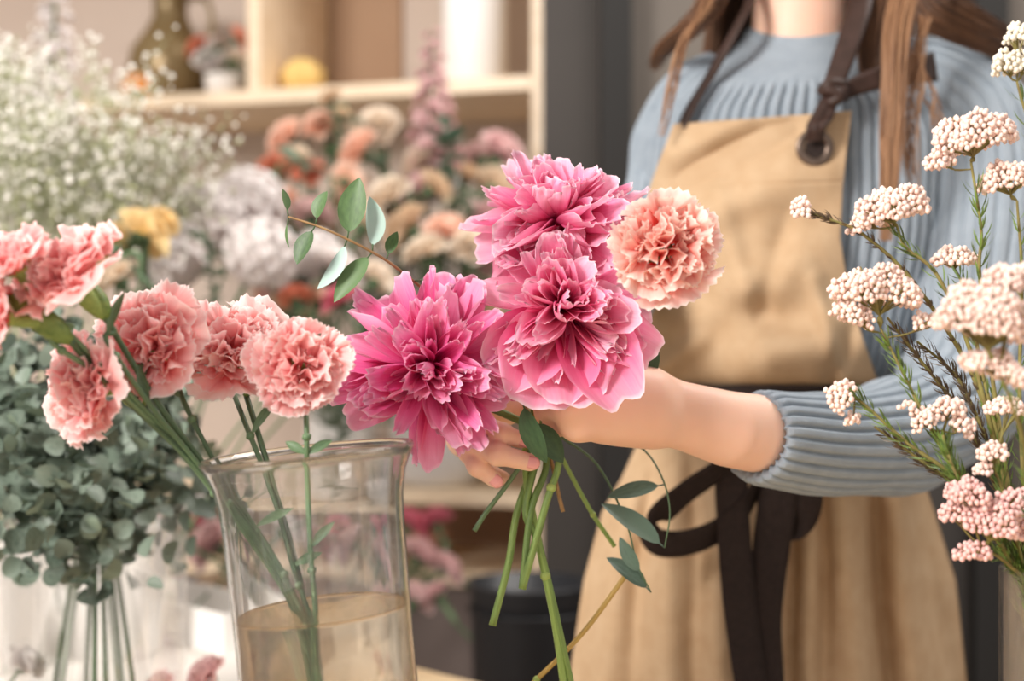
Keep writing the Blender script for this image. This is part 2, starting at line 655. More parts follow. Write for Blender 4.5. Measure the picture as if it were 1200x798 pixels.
def carnation(center, axis, Rad, seed, label, mat, stem, group='pink carnations in the glass vase', n=44, sm='stem_dark', a_out=100, name='carnation', leaves=()):
    rs = np.random.RandomState(seed)
    c = np.array(center)
    root = thing(name, c, label, 'flower', group)
    A, R0, U0 = frame_from(axis)
    base0 = c - A * Rad * 0.55
    mb = MB()
    for i in range(n):
        f = (i + 0.5) / n
        ph = i * 2.39996 + rs.uniform(-.5, .5)
        R = math.cos(ph) * R0 + math.sin(ph) * U0
        T = np.cross(A, R)
        tw = rs.uniform(-.9, .9) * (1.1 - f)
        R2 = math.cos(tw) * R + math.sin(tw) * T
        T2 = np.cross(A, R2)
        a1 = math.radians(lerp(4, a_out, f ** 0.80) + rs.uniform(-13, 13))
        L = Rad * lerp(0.90, 1.14, f ** 2) * rs.uniform(0.80, 1.16)
        fan_petal(mb, base0 + R * Rad * .34 * f ** .5 * (1 - .6 * f) , A, R2, T2, L, math.radians(lerp(34, 52, f)) * rs.uniform(.8, 1.1), a1 * .55, a1,
                  r=rs.rand() * (.6 + .4 * f), rs=rs, amp=lerp(.12, .075, f), k=rs.uniform(4.5, 9.0), ser=.05)
    part(mb, 'bloom', mat, root)
    cal = MB()
    prof_n = 12
    pts = [base0 + A * (Rad * .18) - A * (0.03 * k / (prof_n - 1)) for k in range(prof_n)]
    rad = np.array([0.0098, 0.0094, 0.009, .0088, .0086, .0084, .008, .0075, .0068, .0058, .0045, .003]) * .74 * min(1, Rad / .0365)
    cal.tube(pts, rad, 14, r=.4)
    for k in range(5):
        ph = k * 2 * PI / 5
        R = math.cos(ph) * R0 + math.sin(ph) * U0
        leaf(cal, pts[2] + R * .006, nrm(A + R * .9), A * .5 - R, .011, .008, 0.5, r=.8)
    part(cal, 'calyx', M['calyx'], root)
    if stem:
        end = pts[-1]
        path = catmull([end + A * .003, end - A * 0.012] + [P(*s) for s in stem], 44)
        s = MB()
        s.tube(path, [0.0019, 0.0018, 0.0020], 8, r=rs.rand())
        for q in (14, 26):
            s.ball(path[q], .0036, 1, r=.9)
        part(s, 'stem', M[sm], root)
        for (q, dx, dy, dz, L) in leaves:
            lf = MB()
            leaf(lf, path[q], V(dx, dy, dz), V(0, -1, .3), L, .0065, .4, .6, 3, 9, r=rs.rand())
            part(lf, 'leaf', M[sm], root)
    return root


def euca_branch(pts, leaves, label, mat='euca', group=None, stem_r=0.0011, name='eucalyptus_stem', stem_mat='bark', cat='foliage'):
    """leaves: (t along, dx, dy, dz direction, nx, ny, nz upper side, length, width)"""
    path = catmull([P(*p) for p in pts], 40)
    root = thing(name, path[-1], label, cat, group)
    s = MB()
    s.tube(path, [stem_r * .7, stem_r, stem_r * 1.5], 7)
    part(s, 'stem', M[stem_mat], root)
    for (t, dx, dy, dz, nx, ny, nz, L, W) in leaves:
        q = path[int(t * 39)]
        lf = MB()
        d = nrm((dx, dy, dz))
        st = q + d * .006
        lf.tube([q, st], .0006, 5)
        leaf(lf, st - d * .001, d, V(nx, ny, nz), L, W, rng.uniform(.1, .5), .22, 7, 12, r=rng.rand(), shape=.85, tipp=.8)
        part(lf, 'leaf', M[mat] if isinstance(mat, str) else mat, root)
    return root
# ================================================================ the hand bouquet
P1 = P(500, 428, 1.02)
P2 = P(664, 352, 1.03)
P3 = P(652, 232, 1.08)
peony(P1, (-0.04, -1, 0.10), 0.0680, 11, 'deep pink peony lowest in the bouquet, beside the coral carnations of the vase', M['peony'], n=104, Wk=.88, cupped=.75, roll=0.4,
      stem=[(560, 470, 1.08), (628, 505, 1.105), (640, 545, 1.10), (622, 600, 1.09), (612, 690, 1.08)])
peony(P2, (0.10, -1, 0.22), 0.0635, 23, 'ruffled pink peony in the middle of the bouquet with two broad hanging petals', M['peony_pale'], n=92, Wk=1.0, cupped=.6, roll=1.0,
      extra=[(-88, .073, .074, 70, 86, .45, .03), (-108, .076, .080, 72, 92, .4, .03), (-60, .085, .066, 68, 82, .55, .02), (-132, .074, .062, 70, 96, .4, .03), (-30, .076, .05, 66, 88, .5, .03)],
      stem=[(650, 430, 1.11), (638, 500, 1.105), (628, 540, 1.10), (616, 600, 1.09), (632, 640, 1.09), (660, 760, 1.09), (690, 900, 1.10)])
peony(P3, (-0.03, -0.62, 0.78), 0.066, 35, 'pink peony at the top of the bouquet with upright petals', M['peony_pale'], n=84, Wk=1.0, cupped=.8, a_out=98, roll=2.0,
      stem=[(640, 330, 1.13), (640, 440, 1.13), (632, 520, 1.11), (606, 600, 1.10), (596, 660, 1.09), (577, 733, 1.085)])
carnation(P(783, 289, 0.985), (0.12, -1, 0.10), 0.037, 5, 'coral and cream carnation held in the bouquet in front of the apron', M['carn_coral'],
          [(770, 340, 1.06), (690, 430, 1.09), (640, 500, 1.10), (600, 560, 1.095), (570, 600, 1.10), (556, 622, 1.10)], group='hand bouquet carnation', n=52)

L_ = lambda t, dx, dy, dz, nx, ny, nz, L, W: (t, dx, dy, dz, nx, ny, nz, L, W)
euca_branch([(338, 254, 1.03), (380, 268, 1.03), (430, 292, 1.04), (470, 318, 1.06), (540, 380, 1.12), (630, 500, 1.11), (660, 600, 1.10)],
            [L_(.0, -.15, 0, .9, .9, -.5, 0, .016, .009), L_(.02, -.1, 0, -1, -.95, -.4, 0, .018, .008),
             L_(.13, .15, -.1, .9, -.6, -.8, 0, .022, .013), L_(.13, -.5, -.3, -.9, -.4, -.8, .3, .027, .015),
             L_(.28, .16, -.1, .95, -.2, -1, 0, .041, .021), L_(.28, -.42, .1, -1, .7, .65, .1, .038, .016),
             L_(.37, .05, 0, .9, .75, .7, .1, .036, .023), L_(.38, -.60, -.3, -.75, .3, -.5, .8, .042, .016),
             L_(.46, .3, 0, .9, -.4, -.9, 0, .018, .010), L_(.54, .9, 0, .05, 0, -.35, 1, .036, .018)],
            'green eucalyptus sprig arching out of the bouquet above the lowest peony', group='greenery in the bouquet')
euca_branch([(779, 642, 1.12), (785, 600, 1.12), (776, 560, 1.13), (752, 525, 1.15), (700, 495, 1.15), (650, 495, 1.13)],
            [L_(.0, -.75, -.05, .66, .5, -.9, .5, .056, .0185), L_(.37, -1, -.05, -.16, 0, -.8, .6, .042, .014)],
            'grey-green eucalyptus sprig hanging under the wrist before the apron', mat='euca_dark', group='greenery in the bouquet', stem_r=.0008, stem_mat='stem_dark')
euca_branch([(763, 694, 1.12), (747, 662, 1.12), (733, 610, 1.125), (700, 545, 1.14), (655, 510, 1.135)],
            [L_(.0, -.7, -.05, .7, .4, -.9, .4, .040, .014), L_(.17, -.55, 0, .83, -.5, -.8, .2, .031, .012)],
            'small eucalyptus tip of two narrow leaves hanging lowest before the apron', mat='euca_dark', group='greenery in the bouquet', stem_r=.0008, stem_mat='stem_dark')
# broad peony leaves by the hand
for nm, lab, pts, lv in (
    ('peony_leaf', 'dark green pointed leaf hanging between the lowest peony and the fist', [(628, 455, 1.05), (612, 470, 1.04)], [(1.0, .28, 0, -1, -.5, -.8, .2, .046, .018)]),
    ('peony_leaf', 'mid green leaf pointing down beside the curled fingers', [(622, 470, 1.075), (624, 490, 1.07)], [(1.0, .55, -.1, -.8, -.2, -.9, .3, .036, .018)]),
    ('peony_leaf', 'dark leaf showing to the side of the middle peony under the carnation', [(735, 370, 1.09), (742, 385, 1.09)], [(1.0, .35, 0, -1, .2, -.9, .3, .040, .026)]),
    ('peony_leaf', 'green leaf edge showing under the wrist', [(720, 495, 1.12), (728, 505, 1.12)], [(1.0, .8, 0, -.45, 0, -.9, .3, .022, .012)]),
):
    euca_branch(pts, lv, lab, mat='leaf_dark', group=None, name=nm, stem_mat='stem', cat='leaf')
# bare cut stems
def cut_stem(pts, label, mat='stem', r=.0026, group='cut stems below the hand'):
    path = catmull([P(*p) for p in pts], 36)
    root = thing('cut_stem', path[-1], label, 'stem', group)
    s = MB()
    s.tube(path, [r, r, r * 1.05], 8, r=rng.rand())
    part(s, 'stalk', M[mat], root)
    nd = MB()
    nd.ball(path[20], r * 1.45, 2, r=.9)
    part(nd, 'node', M['calyx'], root)
cut_stem([(618, 480, 1.12), (617, 560, 1.10), (634, 650, 1.09), (652, 740, 1.09), (668, 860, 1.09)], 'yellow-green cut stem curving down to the frame edge', r=.0029)
cut_stem([(640, 470, 1.115), (655, 535, 1.085), (640, 590, 1.08), (612, 690, 1.08)], 'bright green stem with a swollen node crossing in front of the others', r=.0028)
cut_stem([(650, 520, 1.13), (690, 595, 1.14), (720, 640, 1.15)], 'thin stem slanting behind the bunch towards the apron', r=.0018)
M['stem_y'] = leaf_mat('stem_straw', '#a3843f', '#c4a45a', trans=0)
cut_stem([(735, 672, 1.13), (680, 745, 1.12), (610, 815, 1.12), (560, 870, 1.12)], 'straw-brown twig slanting across the apron hem', mat='stem_y', r=.0021)

# ================================================================ worktables
T_TOP = 0.70
M['table_wood'] = wood('pale_table_wood', '#d8b98f', '#e6cba5', 3.0)
M['table_leg'] = wood('table_leg_wood', '#b8936a', '#caa57c', 3.0, axis=(12, 12, 1))


def table(poly, label, legs):
    t = thing('worktable', V(np.mean([p[0] for p in poly]), np.mean([p[1] for p in poly]), 0), label, 'table')
    mb = MB()
    k = len(poly)
    vs = [(x, y, T_TOP - .035) for x, y in poly] + [(x, y, T_TOP) for x, y in poly]
    mb.add(vs, [tuple(range(k))[::-1], tuple(range(k, 2 * k))] + [(i, (i + 1) % k, (i + 1) % k + k, i + k) for i in range(k)])
    part(mb, 'tabletop', M['table_wood'], t, smooth=False)
    for x, y in legs:
        lg = MB()
        lg.box((x - .025, y - .025, 0), (x + .025, y + .025, T_TOP - .0345))
        part(lg, 'leg', M['table_leg'], t, smooth=False)
    return t


table([(-.36, .30), (.75, .30), (.75, 1.12), (-.36, 1.12)], 'pale wooden worktable the glass vases stand on', [(-.32, .34), (.71, .34), (.71, 1.08), (-.32, 1.08)])
# second table, turned 45 degrees, its far edge showing behind the vase
q = lambda s, m: ((s + m) / 2, (s - m) / 2)          # from x + y = s, x - y = m
table([q(.83, -3.4), q(.83, -2.0), q(.83, -1.62), q(1.622, -1.62), q(1.622, -3.4)], 'pale wooden table set at an angle behind the vases', [q(.90, -3.3), q(.90, -1.72), q(1.56, -1.72), q(1.56, -3.3)])
M['paper'] = simple('white_paper', '#ddd7d0', 0.8, '#d2cbc3', 8, bump=.15, bscale=15)
pm = MB()
pg = []
for i in range(14):
    s = lerp(.84, 1.61, i / 13)
    pg.append([(*q(s, lerp(-3.35, -1.93, j / 17)), T_TOP + .002 + .002 * (1 + math.sin(i * .9 + j * .7)) * (1 - abs(j / 8.5 - 1) ** 2)) for j in range(18)])
pm.grid(pg)
po = pm.build('wrapping_paper', M['paper'])
po.modifiers.new('thickness', 'SOLIDIFY').thickness = -.0012
tag(po, 'sheet of white wrapping paper spread over the angled table', 'paper')

# ================================================================ big glass vase with carnations
M['glass'] = glass('clear_glass', 1.46, '#ffffff', clear=.12)
M['glass_thin'] = glass('thin_clear_glass', 1.40, '#ffffff', clear=.8)
M['water'] = glass('still_water', 1.33, '#fbf4e8', clear=.35)
rimc = P(358, 533, .95)
tl = math.radians(5.5)
vase = thing('glass_vase', (0, 0, 0), 'large clear glass vase with a flared rim, half full, holding pink carnations', 'vase')
HV = .330
base_c = rimc - V(-math.sin(tl), 0, math.cos(tl)) * HV
base_c[2] = T_TOP + .0065
vase.location = base_c
vase.rotation_euler = (0, -tl, 0)
WORLD[vase.name] = (0, 0, 0)
H = (rimc[2] - base_c[2]) / math.cos(tl)
outer = [(0, 0), (.050, 0), (.0555, .004), (.0575, .012), (.0580, .06), (.0588, H * .5), (.0598, H - .075), (.0602, H - .050), (.0615, H - .030), (.0645, H - .015), (.0695, H - .004), (.0712, H - .0008), (.0716, H + .0015),
         (.0705, H + .0030), (.0685, H + .0022)]
inner = [(.0650, H - .004), (.0608, H - .016), (.0585, H - .032), (.0574, H - .052), (.0568, H - .08), (.0560, H * .5), (.0552, .06), (.0545, .022), (.052, .016), (0, .015)]
g = MB()
g.lathe([(max(a, 1e-4), b) for a, b in outer + inner], 96)
g.build('glass_body', M['glass'], vase, origin=np.zeros(3))
WL = H - .103
w = MB()
w.lathe([(1e-4, .0155), (.0518, .0165), (.0543, .0225), (.0550, .06), (.0557, H * .5), (.0563, WL - .003), (.0566, WL), (.0556, WL - .0012), (.050, WL - .0016), (1e-4, WL - .0016)], 96)
w.build('water', M['water'], vase, origin=np.zeros(3))

vb = [(372, 770, .955), (378, 860, .955)]
carnation(P(172, 396, .965), (-.15, -.92, .42), .0385, 41, 'rose-pink carnation leaning over the vase rim, nearest its side', M['carn'],
          [(215, 470, .98), (262, 560, .975), (322, 655, .965), (358, 725, .96)] + vb, leaves=[(12, -.6, 0, .5, .03), (22, .7, 0, .4, .03)])
carnation(P(268, 402, 1.0), (.10, -.78, .62), .040, 42, 'half-hidden pink carnation between two open ones above the vase', M['carn'],
          [(285, 490, 1.0), (320, 580, .985), (345, 670, .965), (365, 730, .96)] + vb, leaves=[(14, .5, 0, .8, .035), (24, .7, 0, .35, .022)])
carnation(P(350, 428, .955), (.08, -1, .12), .0315, 43, 'frilled pink carnation touching the lowest peony', M['carn'],
          [(359, 495, .965), (360, 560, .965), (364, 650, .96), (370, 720, .955)] + vb, leaves=[(16, .8, 0, .5, .02), (16, -.8, 0, .5, .018), (24, .6, 0, .75, .025)])
carnation(P(90, 458, .93), (-.62, -.70, -.08), .034, 44, 'soft pink carnation hanging lowest to the side of the vase', M['carn'],
          [(160, 475, .95), (215, 520, .96), (285, 600, .97), (345, 700, .96)] + vb, leaves=[(10, .2, 0, 1, .03)])
carnation(P(70, 312, .90), (-.50, -.45, .74), .037, 45, 'pink carnation seen from the side with its green calyx below', M['carn'],
          [(125, 400, .92), (180, 480, .94), (245, 560, .96), (340, 690, .965)] + vb, a_out=98, leaves=[(12, .3, 0, 1, .035), (18, -.3, 0, .9, .03)])
carnation(P(8, 297, .88), (-.4, -.5, .75), .026, 46, 'small pink carnation at the picture edge above a green bud', M['carn'],
          [(60, 370, .90), (130, 440, .93), (225, 540, .96), (335, 690, .97)] + vb, a_out=95, n=30)
carnation(P(-12, 372, .88), (-.8, -.5, .1), .024, 47, 'small pink carnation cut by the picture edge under a green bud', M['carn'],
          [(60, 400, .90), (130, 450, .93), (225, 545, .96), (335, 695, .97)] + vb, a_out=95, n=30)
# unopened carnation buds
def bud(c, axis, L, rad, label, stem):
    A, R0, U0 = frame_from(axis)
    c = P(*c)
    root = thing('carnation_bud', c, label, 'flower', 'green carnation buds')
    s = MB()
    s.tube([c + A * t for t in np.linspace(-L / 2, L / 2, 9)], np.array([.35, .75, .95, 1, .98, .9, .75, .5, .15]) * rad, 12)
    part(s, 'calyx', M['calyx'], root)
    t = MB()
    for k in range(5):
        ph = k * 2 * PI / 5
        R = math.cos(ph) * R0 + math.sin(ph) * U0
        petal(t, c + A * L * .38, A, R, np.cross(A, R), rad * 1.5, rad * 1.4, .1, .3, 5, 6, r=.8)
    part(t, 'petal_tip', M['carn'], root)
    st = MB()
    st.tube(catmull([c - A * L * .48] + [P(*x) for x in stem], 30), .0021, 8)
    part(st, 'stem', M['stem_dark'], root)
bud((45, 372, .90), (-.75, -.2, .60), .050, .0085, 'fat green carnation bud pointing up at the picture edge', [(100, 420, .92), (150, 470, .94), (240, 560, .96), (338, 700, .965), (375, 860, .955)])
bud((112, 350, .92), (-.45, -.1, .85), .030, .007, 'green carnation bud behind the side-on carnation', [(140, 400, .94), (190, 480, .95), (250, 560, .965), (342, 700, .965), (375, 860, .958)])
bud((150, 455, .985), (-.5, -.1, .75), .034, .0085, 'green carnation bud under the rose-pink carnation', [(185, 500, .985), (255, 580, .98), (345, 705, .968), (375, 860, .96)])
bud((292, 445, 1.01), (.2, -.1, .95), .024, .006, 'small green bud under the half-hidden carnation', [(300, 500, 1.0), (330, 600, .985), (355, 700, .968), (378, 860, .96)])

# ================================================================ rice flowers in the right-hand vase
M['rice'] = simple('rice_flower_bead', '#fbe9de', 0.7, '#f5cfc2', 260, spec=.2)
M['rice_cream'] = simple('rice_flower_bead_cream', '#f8f2e4', 0.7, '#f0e6d0', 260, spec=.2)
M['rice_pink'] = simple('rice_flower_bead_pink', '#f3d0c8', 0.7, '#e2b0ac', 220, spec=.2)
M['rice_stem'] = simple('rice_flower_stem', '#7a6a40', 0.8, '#8f8a4e', 90)
M['rice_needle'] = leaf_mat('rice_flower_needle', '#3d4a2c', '#7c9a48', trans=.15)
M['rice_needle_brown'] = leaf_mat('rice_flower_needle_brown', '#4a3c33', '#6a5a44', trans=.1)
rv = np.array([.392, 1.0, T_TOP])
rvt = thing('cylinder_vase', rv, 'straight clear glass vase holding the rice flowers, cut by the picture edge', 'vase')
g = MB()
RH = .239
g.lathe([(1e-4, 0), (.044, 0), (.0465, .004), (.047, .01), (.0472, RH), (.0455, RH + .0015), (.0442, RH), (.044, .02), (.042, .014), (1e-4, .013)], 80, c=rv)
part(g, 'glass_body', M['glass_thin'], rvt)


def beads(mb, c, wx, wz, wy, tilt, n, rad, rs, floor=-.25):
    """a domed cluster of round buds: centre, half-sizes, tilt in the picture plane"""
    ct, st = math.cos(tilt), math.sin(tilt)
    pts = []
    tries = 0
    while len(pts) < n and tries < n * 60:
        tries += 1
        a = rs.normal(size=3)
        a /= np.linalg.norm(a)
        if a[2] < floor:
            continue
        lob = 1 + .24 * math.sin(5 * a[0] + c[0] * 90) * math.cos(4 * a[1] + c[2] * 70)
        k = rs.uniform(.80, 1.0) * lob
        p = V(a[0] * wx * k, a[1] * wy * k, a[2] * wz * k)
        p = V(p[0] * ct - p[2] * st, p[1], p[0] * st + p[2] * ct)
        if all(np.dot(p - o, p - o) > (rad * 1.55) ** 2 for o in pts):
            pts.append(p)
    for p in pts:
        rr = rad * rs.uniform(.8, 1.12)
        mb.ball(c + p, (rr, rr, rr * 1.15), 1 if rad < .003 else 2, r=rs.rand())
    return pts


def rice(label, stem, clusters, mat='rice', needles=90, brown=False, nl=.016):
    """stem runs from the tip down to the vase; clusters: (px, py, d, half-width px, half-height px, tilt deg, stem fraction)"""
    rs = np.random.RandomState(int(stem[0][0]) + int(stem[0][1]))
    path = catmull([P(*p) for p in stem], 60)
    root = thing('rice_flower', path[-1], label, 'flower', 'rice flower sprays in the cylinder vase')
    s = MB()
    s.tube(path, np.linspace(.0009, .0022, 60), 7)
    part(s, 'stem', M['rice_stem'], root)
    tw = MB()
    for (px, py, d, hw, hh, tilt, fr) in clusters:
        c = P(px, py, d)
        k = d / F
        mb = MB()
        rad = .0021
        wx, wz = hw * k, hh * k
        wy = (wx + wz) * .42
        n = int(5.2 * (wx * wz + wx * wy + wz * wy) / (rad * rad) / 5.5)
        pts = beads(mb, c - V(0, 0, wz * .2), wx, wz, wy, math.radians(tilt), n, rad, rs)
        m_ = mat if isinstance(mat, str) else 'rice'
        part(mb, 'flower_cluster', M[m_], root)
        j = path[min(59, int(fr * 59))]
        for p in pts[::7]:
            mid = lerp(j, c - V(0, 0, wz * .6), .6)
            tw.tube(catmull([j, mid, c + p * .9], 8), .0005, 4, caps=False)
    if tw.n:
        part(tw, 'flower_stalks', M['rice_stem'], root)
    nd = MB()
    for i in range(int(needles * 1.5)):
        t = rs.uniform(.05, .9)
        q0 = path[int(t * 59)]
        T = nrm(path[min(59, int(t * 59) + 1)] - path[max(0, int(t * 59) - 1)])
        o = nrm(np.cross(T, rs.normal(size=3)))
        d = nrm(o * .8 - T * .75)
        leaf(nd, q0, d, -T + o * .1, nl * rs.uniform(.6, 1.15), .0016, -.5, .1, 3, 5, r=rs.rand())
    part(nd, 'needle_leaves', M['rice_needle_brown' if brown else 'rice_needle'], root)
    return root


VB = [(1205, 690, 1.0), (1225, 780, 1.0)]
rice('large creamy pink rice flower highest of the full heads, over the blue sleeve', [(1138, 190, 1.0), (1150, 270, 1.0), (1148, 320, 1.0), (1160, 420, 1.0), (1180, 560, 1.0)] + VB,
     [(1142, 160, 1.0, 50, 32, 12, 0), (1102, 190, 1.0, 19, 14, 10, .03)], needles=70)
rice('rice flower head at the picture edge just below the largest upper head', [(1192, 235, 1.0), (1198, 330, 1.0), (1195, 450, 1.0), (1200, 580, 1.0)] + VB, [(1180, 210, 1.0, 32, 24, 10, 0)], needles=60)
rice('cream rice flower in the upper corner', [(1192, 95, .98), (1215, 200, .98), (1215, 400, .99), (1210, 560, 1.0)] + VB, [(1194, 42, .98, 16, 17, 0, 0), (1180, 76, .98, 17, 20, 0, 0), (1200, 74, .98, 14, 18, 0, 0)], mat='rice_cream', needles=40)
rice('pale rice flower in front of the long lock of hair', [(1050, 262, 1.0), (1062, 290, 1.0), (1100, 325, 1.0), (1140, 420, 1.0), (1175, 560, 1.0)] + VB,
     [(1046, 244, 1.0, 44, 28, 12, 0), (1015, 262, 1.0, 20, 13, 20, .02)], needles=60)
rice('tiny rice flower tip reaching over the apron edge', [(946, 248, 1.0), (975, 258, 1.0), (1012, 275, 1.0), (1070, 330, 1.01), (1140, 440, 1.01), (1180, 570, 1.0)] + VB,
     [(938, 246, 1.0, 11, 17, 0, 0)], needles=110, brown=True, nl=.010)
rice('wide rice flower head before the apron edge', [(1032, 385, .99), (1060, 440, .99), (1090, 500, .99), (1140, 580, .99), (1180, 640, 1.0)] + VB,
     [(1030, 340, .99, 52, 32, -6, 0), (1000, 370, .99, 24, 18, -20, .02), (1085, 378, .99, 16, 14, 0, .05)], needles=110)
rice('small rice flower head beside the thick green twig', [(1122, 320, 1.01), (1135, 350, 1.0), (1150, 430, 1.0), (1180, 560, 1.0)] + VB, [(1117, 303, 1.01, 25, 15, 0, 0)], needles=50)
rice('blurred rice flower head nearest the camera', [(1170, 430, .86), (1200, 520, .88), (1212, 620, .95)] + [(1215, 690, .995), (1225, 780, 1.0)],
     [(1150, 372, .86, 58, 44, -10, 0), (1185, 330, .87, 32, 24, 0, .02), (1165, 430, .87, 40, 22, -20, .03)], needles=60)
rice('upright rice flower sprig beside the cuff', [(998, 462, .99), (1020, 480, .99), (1065, 520, .99), (1120, 560, .99), (1170, 620, 1.0)] + VB, [(990, 462, .99, 19, 20, 60, 0), (1000, 492, .99, 9, 10, 0, .05)], needles=110)
rice('rice flower head low over the blue sleeve', [(1105, 505, .985), (1112, 540, .985), (1135, 590, .99), (1175, 640, .99)] + VB, [(1085, 492, .985, 17, 17, 30, 0), (1112, 478, .985, 20, 14, -10, 0), (1128, 500, .985, 15, 16, -30, 0), (1063, 476, .985, 8, 8, 0, .05)], needles=110)
rice('pinkish rice flower sprig beneath the sleeve end', [(1165, 548, .97), (1180, 590, .98)] + VB, [(1163, 530, .97, 17, 15, 0, 0), (1152, 550, .97, 10, 10, 0, 0), (1180, 478, .98, 22, 14, 0, 0)], needles=50)
rice('dusky pink rice flower spray just over the vase rim', [(1150, 640, .96), (1180, 660, .98)] + VB, [(1135, 580, .955, 26, 22, -15, 0), (1165, 612, .955, 38, 30, -10, 0), (1118, 600, .96, 16, 16, 0, 0), (1140, 648, .96, 22, 14, 0, 0), (1190, 590, .96, 22, 20, 0, 0)], mat='rice_pink', needles=30)
for k, (st, lab) in enumerate([
        ([(1040, 372, 1.02), (1085, 430, 1.02), (1130, 490, 1.02), (1180, 600, 1.01)], 'brown leafy rice flower twig without a head, uppermost of three'),
        ([(1075, 400, 1.03), (1120, 440, 1.03), (1150, 500, 1.02), (1190, 600, 1.01)], 'dark needle-leaved twig crossing behind the low heads'),
        ([(1025, 500, 1.0), (1080, 540, 1.0), (1120, 570, 1.0), (1180, 640, 1.0)], 'lowest needle-leaved twig, along the sleeve')]):
    rice(lab, st + VB, [], needles=170, brown=True, nl=.013)
rice('bright green leafy twig in front of the sleeve end', [(1105, 510, .97), (1118, 550, .97), (1140, 590, .97), (1180, 650, .985)] + VB, [], needles=120, nl=.015)
# ================================================================ the florist
def skin_mat(name, c1, c2, red):
    t = NT(name)
    tc = t.n('TexCoord')
    nz = t.n('TexNoise', Scale=14.0, Detail=3.0)
    t.l(tc, 'Object', nz, 'Vector')
    r = t.ramp(nz, 'Fac', [(0.3, c1), (0.7, c2)])
    p = t.n('BsdfPrincipled', Roughness=.5)
    p.inputs['Specular IOR Level'].default_value = .35
    t.l(r, 'Color', p, 'Base Color')
    p.inputs['Subsurface Weight'].default_value = .25
    p.inputs['Subsurface Radius'].default_value = (1.0, .35, .2)
    p.inputs['Subsurface Scale'].default_value = .008
    nz2 = t.n('TexNoise', Scale=380.0, Detail=2.0)
    t.l(tc, 'Object', nz2, 'Vector')
    bp = t.n('Bump', Strength=.12, Distance=.0006)
    t.l(nz2, 'Fac', bp, 'Height')
    t.l(bp, 'Normal', p, 'Normal')
    t.l(p, 'BSDF', t.out, 'Surface')
    return t.m


M['skin'] = skin_mat('skin', '#ebbda4', '#f0c8b2', '#e09a80')
M['nail'] = simple('fingernail', '#eba5a2', .25, spec=.5)
M['knit'] = simple('blue_grey_knit', '#a0aab3', .95, '#949fa9', 60, bump=.5, bscale=900, spec=.1)
M['knit_plain'] = simple('blue_grey_knit_smooth', '#a0aab3', .95, '#949fa9', 60, bump=.5, bscale=900, spec=.1)
M['canvas'] = simple('tan_canvas', '#c5a988', .9, '#bb9d7b', 40, bump=.25, bscale=1100, spec=.15)
M['tape'] = simple('black_cotton_tape', '#2f2725', .85, '#372e2b', 200, bump=.2, bscale=900, spec=.15)
M['strap'] = simple('dark_brown_leather_strap', '#43302a', .5, '#35261f', 80, spec=.3)
M['eyelet'] = simple('antique_metal_eyelet', '#857468', .35, '#6b5c52', 80, metal=.85)
M['trouser'] = simple('black_trouser_cloth', '#2a2726', .9)
M['shoe'] = simple('black_shoe_leather', '#1f1d1c', .4)

LX = .275                                    # middle of her hips and feet
PX = .31                                     # where she stands
ppl = thing('person', V(PX, 1.54, 0), 'person in a ribbed blue-grey sweater and tan canvas apron, both hands round the flower stems', 'person')


def chain(pts, fn_k=None):
    return [(np.array(a[0]), np.array(b[0]), a[1], b[1]) for a, b in zip(pts[:-1], pts[1:])]


def lerpP(a, b, t):
    return lerp(np.array(a), np.array(b), t)


YB = V(0, 1, 0)
# ---- her left hand (picture right), a loose fist seen from its back
def left_hand(X):
    wr = P(775, 480, 1.10)
    ap = catmull([P(1010, 516, 1.235), P(880, 507, 1.135), P(820, 493, 1.113), wr, P(735, 474, 1.09)], 13)
    ar = np.interp(np.linspace(0, 1, 13), [0, .25, .5, .75, 1], [.037, .0310, .0276, .0246, .0250])
    arm = None
    for k in range(12):
        q_ = seg_sdf(X, ap[k], ap[k + 1], ar[k], ar[k + 1], .80, YB)
        arm = q_ if arm is None else np.minimum(arm, q_)
    mc = [P(690, 436, 1.066), P(676, 455, 1.058), P(668, 476, 1.059), P(677, 497, 1.069)]
    st = [P(760, 458, 1.09), P(762, 470, 1.085), P(764, 484, 1.087), P(766, 496, 1.092)]
    h = arm
    for k in range(4):
        h = smin(h, seg_sdf(X, st[k], mc[k], .0145, .0122), .014)
    h = smin(h, seg_sdf(X, P(758, 495, 1.105), P(700, 494, 1.093), .017, .014), .016)
    h = smin(h, seg_sdf(X, P(758, 462, 1.108), P(705, 452, 1.094), .018, .013), .016)
    for m in mc:                                              # knuckles
        h = smin(h, np.linalg.norm(X - (m + V(.0005, -.0012, 0)), axis=-1) - .0106, .010)
    pip = [P(655, 438, 1.083), P(646, 457, 1.080), P(641, 478, 1.082), P(650, 498, 1.090)]
    dip = [P(652, 444, 1.107), P(646, 462, 1.106), P(643, 482, 1.107), P(652, 498, 1.111)]
    tip = [P(672, 448, 1.119), P(668, 466, 1.120), P(664, 485, 1.120), P(670, 499, 1.121)]
    fs = None
    for k in range(4):
        rr = [.0098, .0100, .0096, .0086][k]
        f = seg_sdf(X, mc[k], pip[k], rr * 1.08, rr)
        f = smin(f, seg_sdf(X, pip[k], dip[k], rr * .98, rr * .86), .005)
        f = smin(f, seg_sdf(X, dip[k], tip[k], rr * .86, rr * .74), .005)
        fs = f if fs is None else smin(fs, f, .0022)
    h = smin(h, fs, .007)
    th = seg_sdf(X, P(752, 452, 1.112), P(706, 436, 1.125), .015, .012)
    th = smin(th, seg_sdf(X, P(706, 436, 1.125), P(672, 440, 1.135), .0115, .0095), .006)
    th = smin(th, seg_sdf(X, P(672, 440, 1.135), P(650, 452, 1.133), .0098, .0080), .005)
    return smin(h, th, .010)


